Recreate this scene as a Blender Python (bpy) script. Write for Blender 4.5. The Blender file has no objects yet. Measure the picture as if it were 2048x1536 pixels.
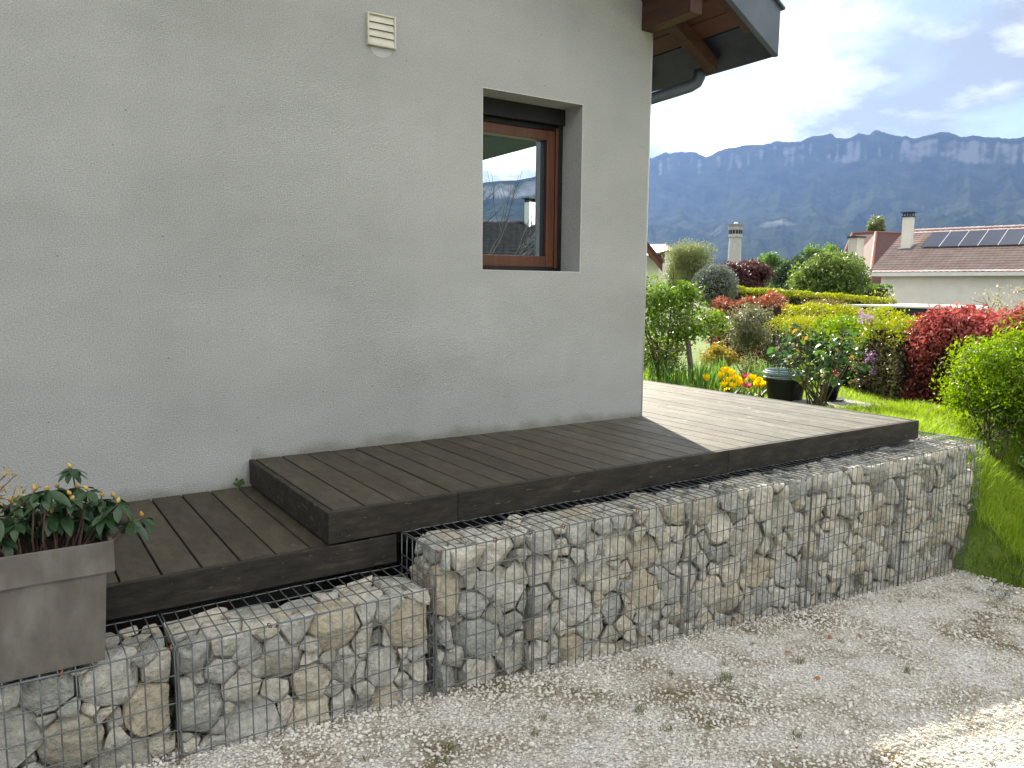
import bpy, bmesh, math, random
import numpy as np
from mathutils import Vector, Matrix, noise as mnoise
S = bpy.context.scene
COL = S.collection
R = math.radians

# ------------------------------------------------------------------ camera, sky, sun, exposure
CAM = np.array([-3.7121, -3.9517, 0.8705])
YAW, PITCH, ROLL, FPX = 0.5867, -0.1220, 0.0086, 1557.45
_f = np.array([math.sin(YAW)*math.cos(PITCH), math.cos(YAW)*math.cos(PITCH), math.sin(PITCH)])
_r = np.array([math.cos(YAW), -math.sin(YAW), 0.0]); _u = np.cross(_r, _f)
_r, _u = math.cos(ROLL)*_r + math.sin(ROLL)*_u, -math.sin(ROLL)*_r + math.cos(ROLL)*_u
cam = bpy.data.cameras.new('camera'); cam.sensor_width = 36; cam.lens = FPX/2048*36
cam.clip_start = 0.05; cam.clip_end = 30000
camo = bpy.data.objects.new('camera', cam); COL.objects.link(camo)
camo.matrix_world = Matrix(((_r[0], _u[0], -_f[0], CAM[0]), (_r[1], _u[1], -_f[1], CAM[1]), (_r[2], _u[2], -_f[2], CAM[2]), (0, 0, 0, 1)))
S.camera = camo

SUN_AZ, SUN_EL = R(65.5), R(29.4)          # azimuth measured from +x towards +y
sl = bpy.data.lights.new('sun', 'SUN'); sl.energy = 5.0; sl.angle = R(0.53); sl.color = (1.0, 0.93, 0.82)
so = bpy.data.objects.new('sun', sl); COL.objects.link(so)
sd = Vector((math.cos(SUN_AZ)*math.cos(SUN_EL), math.sin(SUN_AZ)*math.cos(SUN_EL), math.sin(SUN_EL)))
so.rotation_euler = sd.to_track_quat('Z', 'Y').to_euler(); so.location = (0, 20, 30)

W = bpy.data.worlds.new('World'); S.world = W; W.use_nodes = True
def sky_world():
    nt = W.node_tree; nt.nodes.clear(); N = nt.nodes.new; L = nt.links.new
    out = N('ShaderNodeOutputWorld'); tc = N('ShaderNodeTexCoord')
    sky = N('ShaderNodeTexSky'); sky.sky_type = 'NISHITA'; sky.sun_disc = False
    sky.sun_elevation = SUN_EL; sky.sun_rotation = math.pi/2 - SUN_AZ; sky.altitude = 400; sky.air_density = 1.0; sky.dust_density = 1.2
    b1 = N('ShaderNodeBackground'); b1.inputs[1].default_value = 0.05; L(sky.outputs[0], b1.inputs[0])
    sep = N('ShaderNodeSeparateXYZ'); L(tc.outputs['Generated'], sep.inputs[0])
    zz = N('ShaderNodeMath'); zz.operation = 'ADD'; L(sep.outputs[2], zz.inputs[0]); zz.inputs[1].default_value = 0.22
    zm = N('ShaderNodeMath'); zm.operation = 'MAXIMUM'; L(zz.outputs[0], zm.inputs[0]); zm.inputs[1].default_value = 0.08
    dv = N('ShaderNodeVectorMath'); dv.operation = 'DIVIDE'; L(tc.outputs['Generated'], dv.inputs[0])
    cb = N('ShaderNodeCombineXYZ'); [L(zm.outputs[0], cb.inputs[i]) for i in range(3)]; L(cb.outputs[0], dv.inputs[1])
    mp = N('ShaderNodeMapping'); L(dv.outputs[0], mp.inputs[0]); mp.inputs['Location'].default_value = (5.5, 13.4, 0); mp.inputs['Scale'].default_value = (1, 1, 0.4)
    n1 = N('ShaderNodeTexNoise'); L(mp.outputs[0], n1.inputs[0]); n1.inputs['Scale'].default_value = 1.55; n1.inputs['Detail'].default_value = 9; n1.inputs['Roughness'].default_value = 0.52; n1.inputs['Distortion'].default_value = 0.25
    r1 = N('ShaderNodeValToRGB'); L(n1.outputs[0], r1.inputs[0]); r1.color_ramp.elements[0].position = 0.36; r1.color_ramp.elements[1].position = 0.47
    n2 = N('ShaderNodeTexNoise'); L(mp.outputs[0], n2.inputs[0]); n2.inputs['Scale'].default_value = 1.8; n2.inputs['Detail'].default_value = 9; n2.inputs['Roughness'].default_value = 0.56
    r2 = N('ShaderNodeValToRGB'); L(n2.outputs[0], r2.inputs[0]); e = r2.color_ramp.elements
    e[0].position = 0.40; e[0].color = (1.0, 0.985, 0.97, 1); e[1].position = 0.60; e[1].color = (0.135, 0.145, 0.16, 1); q = e.new(0.475); q.color = (0.37, 0.38, 0.395, 1)
    b2 = N('ShaderNodeBackground'); b2.inputs[1].default_value = 1.35; L(r2.outputs[0], b2.inputs[0])
    mx = N('ShaderNodeMixShader'); L(r1.outputs[0], mx.inputs[0]); L(b1.outputs[0], mx.inputs[1]); L(b2.outputs[0], mx.inputs[2])
    L(mx.outputs[0], out.inputs[0])
sky_world()
S.view_settings.view_transform = 'Standard'; S.view_settings.look = 'None'
S.view_settings.exposure = 1.45; S.view_settings.use_white_balance = True; S.view_settings.white_balance_temperature = 6850; S.view_settings.white_balance_tint = 7; S.view_settings.gamma = 1.0
S.cycles.use_denoising = True; S.cycles.adaptive_threshold = 0.02
try: S.cycles.denoiser = 'OPENIMAGEDENOISE'
except Exception: pass
S.cycles.max_bounces = 7; S.cycles.diffuse_bounces = 3; S.cycles.glossy_bounces = 3; S.cycles.transmission_bounces = 5
S.cycles.transparent_max_bounces = 8; S.cycles.volume_bounces = 1; S.cycles.caustics_reflective = False; S.cycles.caustics_refractive = False
S.cycles.sample_clamp_indirect = 6.0

# ------------------------------------------------------------------ helpers
def P(u, v, D):
    """world point seen towards photo pixel (u, v), D metres away along the ground"""
    d = (u-1024)/FPX*_r - (v-768)/FPX*_u + _f
    return CAM + D*d/math.hypot(d[0], d[1])
def PZ(u, v, z):
    d = (u-1024)/FPX*_r - (v-768)/FPX*_u + _f
    return CAM + (z-CAM[2])/d[2]*d
WL = {}
def setp(o, label=None, cat=None, group=None, kind=None):
    if label: o['label'] = label
    if cat: o['category'] = cat
    if group: o['group'] = group
    if kind: o['kind'] = kind
    return o
def thing(name, label, cat, loc, group=None):
    o = bpy.data.objects.new(name, None); COL.objects.link(o); o.empty_display_size = 0.1
    o.location = loc; WL[o.name] = np.array(loc, float)
    return setp(o, label, cat, group)
def add(name, me, mat=None, parent=None, origin=None):
    """link a mesh whose vertices are in world space; its origin goes to `origin`"""
    if origin is None: origin = WL[parent.name] if parent is not None else (0, 0, 0)
    origin = np.array(origin, float)
    if origin.any(): me.transform(Matrix.Translation(-Vector(origin)))
    o = bpy.data.objects.new(name, me); COL.objects.link(o)
    if mat is not None and not me.materials: me.materials.append(mat)
    WL[o.name] = origin
    if parent is not None:
        o.parent = parent; o.location = origin - WL[parent.name]
    else: o.location = origin
    return o
def inst(name, me, parent, loc, rot=(0, 0, 0), scale=(1, 1, 1)):
    """object sharing mesh data (mesh in local space), placed at world loc"""
    o = bpy.data.objects.new(name, me); COL.objects.link(o)
    pl = WL[parent.name] if parent is not None else np.zeros(3)
    if parent is not None: o.parent = parent
    o.location = np.array(loc, float)-pl; o.rotation_euler = rot; o.scale = scale; WL[o.name] = np.array(loc, float)
    return o
def arr_mesh(name, V, F, smooth=False):
    V = np.asarray(V, np.float32); F = np.asarray(F, np.int32); m, k = F.shape
    me = bpy.data.meshes.new(name); me.vertices.add(len(V)); me.vertices.foreach_set('co', V.ravel())
    me.loops.add(m*k); me.loops.foreach_set('vertex_index', F.ravel())
    me.polygons.add(m); me.polygons.foreach_set('loop_start', np.arange(0, m*k, k, dtype=np.int32))
    if smooth: me.polygons.foreach_set('use_smooth', np.ones(m, bool))
    me.update(calc_edges=True); return me
class MB:
    def __init__(s): s.V = []; s.F = []
    def box(s, a, b):
        i = len(s.V); a = np.minimum(a, b) if False else a
        s.V += [(x, y, z) for z in (a[2], b[2]) for y in (a[1], b[1]) for x in (a[0], b[0])]
        s.F += [tuple(i+k for k in q) for q in ((0, 2, 3, 1), (4, 5, 7, 6), (0, 1, 5, 4), (2, 6, 7, 3), (0, 4, 6, 2), (1, 3, 7, 5))]; return s
    def poly(s, pts):
        i = len(s.V); s.V += [tuple(p) for p in pts]; s.F.append(tuple(range(i, i+len(pts)))); return s
    def prism(s, pts, ext):
        """closed prism: polygon pts extruded along vector ext"""
        n = len(pts); i = len(s.V); e = np.array(ext, float)
        s.V += [tuple(p) for p in pts] + [tuple(np.array(p, float)+e) for p in pts]
        s.F.append(tuple(range(i+n-1, i-1, -1))); s.F.append(tuple(range(i+n, i+2*n)))
        s.F += [(i+k, i+(k+1) % n, i+n+(k+1) % n, i+n+k) for k in range(n)]; return s
    def tube(s, pts, rad, n=6, cap=True):
        pts = [np.array(p, float) for p in pts]
        if np.isscalar(rad): rad = [rad]*len(pts)
        i0 = len(s.V); up = None
        for k, p in enumerate(pts):
            t = pts[min(k+1, len(pts)-1)]-pts[max(k-1, 0)]; t = t/(np.linalg.norm(t)+1e-9)
            if up is None or abs(np.dot(up, t)) > 0.98: up = np.array((0, 0, 1.)) if abs(t[2]) < 0.9 else np.array((1., 0, 0))
            a = np.cross(t, up); a /= np.linalg.norm(a); b = np.cross(a, t); up = b
            for j in range(n):
                w = 2*math.pi*j/n; s.V.append(tuple(p+rad[k]*(math.cos(w)*a+math.sin(w)*b)))
        for k in range(len(pts)-1):
            for j in range(n):
                a0 = i0+k*n+j; a1 = i0+k*n+(j+1) % n; s.F.append((a0, a0+n, a1+n, a1))
        if cap:
            s.F.append(tuple(i0+j for j in range(n))); s.F.append(tuple(i0+(len(pts)-1)*n+j for j in range(n-1, -1, -1)))
        return s
    def lathe(s, c, prof, n=16):
        i = len(s.V)
        for (r, z) in prof:
            for j in range(n): w = 2*math.pi*j/n; s.V.append((c[0]+r*math.cos(w), c[1]+r*math.sin(w), c[2]+z))
        for k in range(len(prof)-1):
            for j in range(n): s.F.append((i+k*n+j, i+k*n+(j+1) % n, i+(k+1)*n+(j+1) % n, i+(k+1)*n+j))
        return s
    def mesh(s, name='m', smooth=False, bevel=0.0, segs=2):
        me = bpy.data.meshes.new(name); me.from_pydata(s.V, [], s.F); me.update()
        bm = bmesh.new(); bm.from_mesh(me); bmesh.ops.recalc_face_normals(bm, faces=bm.faces)
        if bevel > 0: bmesh.ops.bevel(bm, geom=list(bm.edges), offset=bevel, segments=segs, affect='EDGES', profile=0.5)
        bm.to_mesh(me); bm.free()
        if smooth: me.polygons.foreach_set('use_smooth', np.ones(len(me.polygons), bool))
        return me
def boxm(a, b, bevel=0.0): return MB().box(a, b).mesh(bevel=bevel)

# ------------------------------------------------------------------ materials
def mat(name, cols, scale=6.0, detail=5, rough=0.7, bump=0.0, bscale=40.0, stretch=(1, 1, 1), coord='Object', rnd=None, spec=0.4, metallic=0.0, trans=0.0, lo=0.35, hi=0.65, bdist=0.01, island=False, rndmix=0.6, coat=0.0, bdetail=6):
    """noise-coloured procedural material. rnd: colours picked per object (or per leaf / pebble)"""
    m = bpy.data.materials.new(name); m.use_nodes = True; nt = m.node_tree; N = nt.nodes.new; L = nt.links.new
    bs = nt.nodes['Principled BSDF']; out = nt.nodes['Material Output']
    tc = N('ShaderNodeTexCoord'); oi = N('ShaderNodeObjectInfo')
    off = N('ShaderNodeVectorMath'); off.operation = 'ADD'; L(tc.outputs[coord], off.inputs[0])
    rv = N('ShaderNodeVectorMath'); rv.operation = 'SCALE'; L(oi.outputs['Random'], rv.inputs['Scale']); rv.inputs[0].default_value = (37., 91., 53.); L(rv.outputs[0], off.inputs[1])
    mp = N('ShaderNodeMapping'); L(off.outputs[0], mp.inputs[0]); mp.inputs['Scale'].default_value = stretch
    n = N('ShaderNodeTexNoise'); L(mp.outputs[0], n.inputs[0]); n.inputs['Scale'].default_value = scale; n.inputs['Detail'].default_value = detail; n.inputs['Roughness'].default_value = 0.6
    rp = N('ShaderNodeValToRGB'); L(n.outputs[0], rp.inputs[0]); e = rp.color_ramp.elements
    while len(e) < len(cols): e.new(0.5)
    for i, c in enumerate(cols): e[i].position = lo+(hi-lo)*i/max(1, len(cols)-1); e[i].color = (*c, 1)
    src = rp.outputs[0]
    if rnd:
        q = N('ShaderNodeValToRGB'); q.color_ramp.interpolation = 'LINEAR'; e = q.color_ramp.elements
        while len(e) < len(rnd): e.new(0.5)
        for i, c in enumerate(rnd): e[i].position = i/max(1, len(rnd)-1); e[i].color = (*c, 1)
        if island: g = N('ShaderNodeNewGeometry'); L(g.outputs['Random Per Island'], q.inputs[0])
        else: L(oi.outputs['Random'], q.inputs[0])
        mx = N('ShaderNodeMix'); mx.data_type = 'RGBA'; mx.blend_type = 'MIX'; mx.inputs[0].default_value = rndmix
        L(src, mx.inputs[6]); L(q.outputs[0], mx.inputs[7]); src = mx.outputs[2]
    L(src, bs.inputs['Base Color']); bs.inputs['Roughness'].default_value = rough; bs.inputs['Specular IOR Level'].default_value = spec; bs.inputs['Metallic'].default_value = metallic
    if coat: bs.inputs['Coat Weight'].default_value = coat
    if bump > 0:
        nb = N('ShaderNodeTexNoise'); L(mp.outputs[0], nb.inputs[0]); nb.inputs['Scale'].default_value = bscale; nb.inputs['Detail'].default_value = bdetail; nb.inputs['Roughness'].default_value = 0.65
        b = N('ShaderNodeBump'); b.inputs['Strength'].default_value = bump; b.inputs['Distance'].default_value = bdist; L(nb.outputs[0], b.inputs['Height']); L(b.outputs[0], bs.inputs['Normal'])
    if trans > 0:
        t = N('ShaderNodeBsdfTranslucent'); mm = N('ShaderNodeMixShader'); mm.inputs[0].default_value = trans
        hs = N('ShaderNodeHueSaturation'); hs.inputs['Saturation'].default_value = 1.1; hs.inputs['Value'].default_value = 1.6; L(src, hs.inputs['Color']); L(hs.outputs[0], t.inputs[0])
        L(bs.outputs[0], mm.inputs[1]); L(t.outputs[0], mm.inputs[2]); L(mm.outputs[0], out.inputs['Surface'])
    return m
def leafmat(name, rnd, trans=0.45, rough=0.45, spec=0.4, scale=3.0):
    c = [tuple(x*0.75 for x in rnd[0]), rnd[len(rnd)//2], tuple(min(1, x*1.25) for x in rnd[-1])]
    return mat(name, c, scale=scale, detail=3, rough=rough, rnd=rnd, island=True, trans=trans, spec=spec, rndmix=0.65)

def stucco():
    m = mat('stucco', [(0.405, 0.412, 0.395), (0.455, 0.462, 0.447), (0.495, 0.50, 0.487)], scale=0.9, detail=4, rough=0.95, spec=0.1, bump=0.8, bscale=130, bdist=0.008, stretch=(0.8, 1, 1.5), bdetail=3)
    nt = m.node_tree; N = nt.nodes.new; L = nt.links.new; bs = nt.nodes['Principled BSDF']
    src = bs.inputs['Base Color'].links[0].from_socket
    tc = N('ShaderNodeTexCoord')
    # grime band just above the deck, irregular
    sp = N('ShaderNodeSeparateXYZ'); L(tc.outputs['Object'], sp.inputs[0])
    n = N('ShaderNodeTexNoise'); n.inputs['Scale'].default_value = 5; n.inputs['Detail'].default_value = 8; L(tc.outputs['Object'], n.inputs[0])
    a = N('ShaderNodeMath'); a.operation = 'MULTIPLY_ADD'; L(n.outputs[0], a.inputs[0]); a.inputs[1].default_value = -0.16; L(sp.outputs[2], a.inputs[2])
    st = N('ShaderNodeMapRange'); L(sp.outputs[0], st.inputs[0]); st.inputs[1].default_value = -2.70; st.inputs[2].default_value = -2.66; st.inputs[3].default_value = 0.134; st.inputs[4].default_value = 0.0
    b = N('ShaderNodeMath'); b.operation = 'ADD'; L(a.outputs[0], b.inputs[0]); L(st.outputs[0], b.inputs[1])
    mr = N('ShaderNodeMapRange'); L(b.outputs[0], mr.inputs[0]); mr.inputs[1].default_value = -0.075; mr.inputs[2].default_value = -0.02; mr.inputs[3].default_value = 0.6; mr.inputs[4].default_value = 0.0
    mx = N('ShaderNodeMix'); mx.data_type = 'RGBA'; L(mr.outputs[0], mx.inputs[0]); L(src, mx.inputs[6]); mx.inputs[7].default_value = (0.20, 0.20, 0.14, 1)
    # sparse dark specks
    v = N('ShaderNodeTexVoronoi'); v.inputs['Scale'].default_value = 9; L(tc.outputs['Object'], v.inputs[0])
    lt = N('ShaderNodeMath'); lt.operation = 'LESS_THAN'; L(v.outputs['Distance'], lt.inputs[0]); lt.inputs[1].default_value = 0.035
    m2 = N('ShaderNodeMix'); m2.data_type = 'RGBA'; L(lt.outputs[0], m2.inputs[0]); L(mx.outputs[2], m2.inputs[6]); m2.inputs[7].default_value = (0.22, 0.22, 0.20, 1)
    # fine grain tint
    g = N('ShaderNodeTexNoise'); g.inputs['Scale'].default_value = 160; g.inputs['Detail'].default_value = 2; L(tc.outputs['Object'], g.inputs[0])
    gr = N('ShaderNodeMapRange'); L(g.outputs[0], gr.inputs[0]); gr.inputs[1].default_value = 0.3; gr.inputs[2].default_value = 0.7; gr.inputs[3].default_value = 0.80; gr.inputs[4].default_value = 1.15
    m3 = N('ShaderNodeMix'); m3.data_type = 'RGBA'; m3.blend_type = 'MULTIPLY'; m3.inputs[0].default_value = 1; L(m2.outputs[2], m3.inputs[6]); L(gr.outputs[0], m3.inputs[7])
    # faint rain runs
    mp2 = N('ShaderNodeMapping'); L(tc.outputs['Object'], mp2.inputs[0]); mp2.inputs['Scale'].default_value = (7, 1, 0.45)
    rn = N('ShaderNodeTexNoise'); rn.inputs['Scale'].default_value = 1.0; rn.inputs['Detail'].default_value = 7; L(mp2.outputs[0], rn.inputs[0])
    rr = N('ShaderNodeMapRange'); L(rn.outputs[0], rr.inputs[0]); rr.inputs[1].default_value = 0.3; rr.inputs[2].default_value = 0.65; rr.inputs[3].default_value = 0.985; rr.inputs[4].default_value = 1.01
    m4 = N('ShaderNodeMix'); m4.data_type = 'RGBA'; m4.blend_type = 'MULTIPLY'; m4.inputs[0].default_value = 1; L(m3.outputs[2], m4.inputs[6]); L(rr.outputs[0], m4.inputs[7])
    L(m4.outputs[2], bs.inputs['Base Color']); return m
M = {}
M['stucco'] = stucco()
M['bead'] = mat('white_bead', [(0.58, 0.58, 0.56), (0.66, 0.66, 0.64)], rough=0.5)
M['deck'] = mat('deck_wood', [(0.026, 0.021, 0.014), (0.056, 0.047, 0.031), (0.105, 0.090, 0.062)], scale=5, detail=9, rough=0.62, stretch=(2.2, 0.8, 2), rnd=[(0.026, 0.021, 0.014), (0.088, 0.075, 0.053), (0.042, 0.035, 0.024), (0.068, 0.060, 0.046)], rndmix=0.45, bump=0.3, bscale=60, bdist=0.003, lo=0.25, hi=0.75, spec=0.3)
M['fascia'] = mat('fascia_wood', [(0.016, 0.014, 0.011), (0.032, 0.027, 0.021), (0.068, 0.060, 0.046)], scale=5, detail=8, rough=0.7, stretch=(0.9, 3, 4), rnd=[(0.022, 0.019, 0.015), (0.038, 0.032, 0.025)], rndmix=0.35, bump=0.3, bscale=40, bdist=0.004, lo=0.3, hi=0.8, spec=0.3)
def sun_tinted(m, pale, x0, x1, amt):
    """paints sunlight into the timber: colour multiplied up towards the sunlit end"""
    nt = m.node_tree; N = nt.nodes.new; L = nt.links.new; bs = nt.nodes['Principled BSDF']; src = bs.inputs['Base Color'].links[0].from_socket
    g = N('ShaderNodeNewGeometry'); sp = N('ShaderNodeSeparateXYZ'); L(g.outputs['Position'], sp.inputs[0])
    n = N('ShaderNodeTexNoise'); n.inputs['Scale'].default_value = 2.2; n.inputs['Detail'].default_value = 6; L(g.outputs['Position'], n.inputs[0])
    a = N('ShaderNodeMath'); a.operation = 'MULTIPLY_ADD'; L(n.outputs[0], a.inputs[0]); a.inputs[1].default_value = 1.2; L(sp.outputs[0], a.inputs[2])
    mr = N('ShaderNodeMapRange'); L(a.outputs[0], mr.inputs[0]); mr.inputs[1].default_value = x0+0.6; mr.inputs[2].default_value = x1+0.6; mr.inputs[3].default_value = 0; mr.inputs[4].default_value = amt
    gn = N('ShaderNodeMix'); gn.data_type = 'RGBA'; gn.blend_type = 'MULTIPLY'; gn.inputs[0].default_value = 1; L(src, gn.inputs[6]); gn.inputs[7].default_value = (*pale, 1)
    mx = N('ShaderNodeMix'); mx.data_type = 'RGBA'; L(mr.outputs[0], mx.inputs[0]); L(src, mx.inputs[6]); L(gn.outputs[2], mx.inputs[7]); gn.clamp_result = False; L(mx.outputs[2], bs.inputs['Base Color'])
def lichen(m, colr, scale, thr):
    nt = m.node_tree; N = nt.nodes.new; L = nt.links.new; bs = nt.nodes['Principled BSDF']; src = bs.inputs['Base Color'].links[0].from_socket
    g = N('ShaderNodeNewGeometry'); mp = N('ShaderNodeMapping'); L(g.outputs['Position'], mp.inputs[0]); mp.inputs['Scale'].default_value = scale
    v = N('ShaderNodeTexNoise'); v.inputs['Scale'].default_value = 1; v.inputs['Detail'].default_value = 4; L(mp.outputs[0], v.inputs[0])
    b = N('ShaderNodeTexNoise'); b.inputs['Scale'].default_value = 1.7; b.inputs['Detail'].default_value = 1; L(g.outputs['Position'], b.inputs[0])
    a = N('ShaderNodeMath'); a.operation = 'MULTIPLY_ADD'; L(b.outputs[0], a.inputs[0]); a.inputs[1].default_value = 0.30; L(v.outputs[0], a.inputs[2])
    mr = N('ShaderNodeMapRange'); L(a.outputs[0], mr.inputs[0]); mr.inputs[1].default_value = thr; mr.inputs[2].default_value = thr+0.05; mr.inputs[3].default_value = 0; mr.inputs[4].default_value = 0.65
    mx = N('ShaderNodeMix'); mx.data_type = 'RGBA'; L(mr.outputs[0], mx.inputs[0]); L(src, mx.inputs[6]); mx.inputs[7].default_value = (*colr, 1); L(mx.outputs[2], bs.inputs['Base Color'])
lichen(M['fascia'], (0.14, 0.128, 0.10), (15, 20, 70), 0.83)
lichen(M['deck'], (0.15, 0.142, 0.11), (9, 9, 9), 0.84)
sun_tinted(M['deck'], (2.45, 2.75, 3.35), -1.3, 0.9, 0.85)  # deck end lightened in its colour to stand in for direct sun
M['dark'] = mat('dark_timber', [(0.02, 0.018, 0.015), (0.03, 0.027, 0.022)], rough=0.9)
M['screw'] = mat('screw_stain', [(0.012, 0.012, 0.012), (0.03, 0.03, 0.03)], rough=0.6)
M['stone'] = mat('rubble_stone', [(0.33, 0.285, 0.205), (0.59, 0.55, 0.455), (0.74, 0.715, 0.65)], scale=11, detail=10, rough=0.88, rnd=[(0.70, 0.63, 0.49), (0.42, 0.44, 0.415), (0.78, 0.74, 0.65), (0.58, 0.49, 0.345), (0.34, 0.375, 0.355), (0.75, 0.69, 0.57), (0.52, 0.53, 0.50), (0.72, 0.67, 0.56)], rndmix=0.68, bump=1.0, bscale=26, bdist=0.05, lo=0.32, hi=0.66, spec=0.2)
def speckle(m, scale, lo, hi, thr=(0.32, 0.68)):
    nt = m.node_tree; N = nt.nodes.new; L = nt.links.new; bs = nt.nodes['Principled BSDF']; src = bs.inputs['Base Color'].links[0].from_socket
    mp = [n for n in nt.nodes if n.type == 'MAPPING'][0]; n = N('ShaderNodeTexNoise'); n.inputs['Scale'].default_value = scale; n.inputs['Detail'].default_value = 9; n.inputs['Roughness'].default_value = 0.7; L(mp.outputs[0], n.inputs[0])
    mr = N('ShaderNodeMapRange'); L(n.outputs[0], mr.inputs[0]); mr.inputs[1].default_value = thr[0]; mr.inputs[2].default_value = thr[1]; mr.inputs[3].default_value = lo; mr.inputs[4].default_value = hi
    mx = N('ShaderNodeMix'); mx.data_type = 'RGBA'; mx.blend_type = 'MULTIPLY'; mx.inputs[0].default_value = 1; L(src, mx.inputs[6]); L(mr.outputs[0], mx.inputs[7]); L(mx.outputs[2], bs.inputs['Base Color'])
speckle(M['deck'], 14, 0.7, 1.3); speckle(M['fascia'], 10, 0.65, 1.4)
speckle(M['stone'], 38, 0.78, 1.5)
M['wire'] = mat('galvanised_wire', [(0.11, 0.125, 0.13), (0.18, 0.20, 0.205)], scale=20, rough=0.5, metallic=0.35)
M['rust'] = mat('rusty_clip', [(0.20, 0.06, 0.03), (0.32, 0.13, 0.08)], scale=60, rough=0.8)
M['zinc'] = mat('planter_metal', [(0.095, 0.086, 0.072), (0.14, 0.129, 0.110), (0.215, 0.208, 0.182)], scale=3.5, detail=7, rough=0.55, stretch=(1.6, 1, 0.8), metallic=0.0, bump=0.05, bscale=30, lo=0.3, hi=0.72)
speckle(M['zinc'], 6, 0.80, 1.25)
M['soil'] = mat('soil', [(0.012, 0.009, 0.007), (0.04, 0.03, 0.022)], scale=30, rough=1, bump=1, bscale=50, bdist=0.02)
M['redwood'] = mat('window_wood', [(0.09, 0.03, 0.014), (0.14, 0.05, 0.024)], scale=6, stretch=(6, 6, 0.6), rough=0.45, spec=0.5)
M['blackmetal'] = mat('black_metal', [(0.008, 0.008, 0.009), (0.014, 0.014, 0.015)], rough=0.5)
M['soffit'] = mat('soffit_boards', [(0.075, 0.025, 0.018), (0.12, 0.045, 0.03)], scale=4, stretch=(4, 0.6, 4), rough=0.6, rnd=[(0.08, 0.03, 0.02), (0.125, 0.05, 0.034)], rndmix=0.5)
M['beam'] = mat('stained_beam', [(0.05, 0.021, 0.015), (0.085, 0.04, 0.026)], scale=4, stretch=(5, 0.5, 5), rough=0.6)
M['greyzinc'] = mat('grey_zinc', [(0.085, 0.105, 0.135), (0.12, 0.145, 0.18)], scale=3, rough=0.5, metallic=0.3)
M['gutter'] = mat('dark_zinc', [(0.016, 0.02, 0.036), (0.028, 0.034, 0.056)], scale=8, rough=0.4, metallic=0.4)
M['ventp'] = mat('cream_plastic', [(0.58, 0.56, 0.46), (0.66, 0.64, 0.54)], scale=10, rough=0.5)
M['patch'] = mat('plaster_patch', [(0.47, 0.475, 0.465), (0.52, 0.525, 0.515)], scale=20, rough=0.95, bump=0.3, bscale=120, bdist=0.004)
M['white'] = mat('white_paint', [(0.66, 0.66, 0.63), (0.74, 0.74, 0.71)], scale=2, rough=0.8)
M['cream'] = mat('cream_render', [(0.70, 0.68, 0.60), (0.78, 0.76, 0.69)], scale=1.2, rough=0.9)
M['tile'] = mat('pinkish_tile', [(0.58, 0.40, 0.36), (0.70, 0.52, 0.475), (0.80, 0.65, 0.60)], scale=1.1, detail=8, rough=0.27, spec=0.9, lo=0.3, hi=0.7)
M['tile2'] = mat('brown_tile', [(0.055, 0.018, 0.015), (0.085, 0.03, 0.024)], scale=2.5, detail=8, rough=0.7)
M['tile3'] = mat('beige_tile', [(0.42, 0.30, 0.24), (0.54, 0.42, 0.35)], scale=2.5, rough=0.5)
M['tile4'] = mat('slate_tile', [(0.022, 0.023, 0.026), (0.04, 0.04, 0.043)], scale=4, rough=0.5)
M['panel'] = mat('solar_glass', [(0.02, 0.022, 0.035), (0.028, 0.03, 0.045)], scale=1, rough=0.22, spec=0.7)
M['alu'] = mat('aluminium', [(0.6, 0.6, 0.6), (0.68, 0.68, 0.68)], rough=0.4, metallic=0.6)
M['towerstone'] = mat('tower_stone', [(0.42, 0.40, 0.36), (0.52, 0.50, 0.45)], scale=0.8, rough=0.9)
M['bark'] = mat('bark', [(0.07, 0.055, 0.042), (0.14, 0.115, 0.09)], scale=12, rough=0.9, stretch=(3, 3, 0.6), bump=0.6, bscale=40)
M['twig'] = mat('twig', [(0.09, 0.05, 0.035), (0.15, 0.09, 0.06)], scale=12, rough=0.8)
M['inner'] = mat('hedge_core', [(0.018, 0.015, 0.011), (0.035, 0.03, 0.02)], scale=30, rough=1, bump=1, bscale=40, bdist=0.05)
M['grey_slab'] = mat('grey_slab', [(0.20, 0.20, 0.20), (0.30, 0.30, 0.29)], scale=8, rough=0.8, bump=0.3)
M['tub'] = mat('black_plastic', [(0.008, 0.009, 0.012), (0.014, 0.015, 0.018)], rough=0.4)
M['hose'] = mat('hose', [(0.20, 0.28, 0.32), (0.28, 0.36, 0.40)], rough=0.35)
M['pebble'] = mat('pebbles', [(0.52, 0.49, 0.44), (0.70, 0.67, 0.62)], scale=2.5, detail=6, rough=0.85, rnd=[(0.40, 0.37, 0.31), (0.68, 0.66, 0.61), (0.54, 0.50, 0.43), (0.76, 0.74, 0.69), (0.48, 0.45, 0.39)], island=True, rndmix=0.7, spec=0.25)
M['deadleaf'] = mat('dead_leaf', [(0.26, 0.10, 0.05), (0.38, 0.18, 0.09)], scale=30, rough=0.8, trans=0.2)

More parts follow.
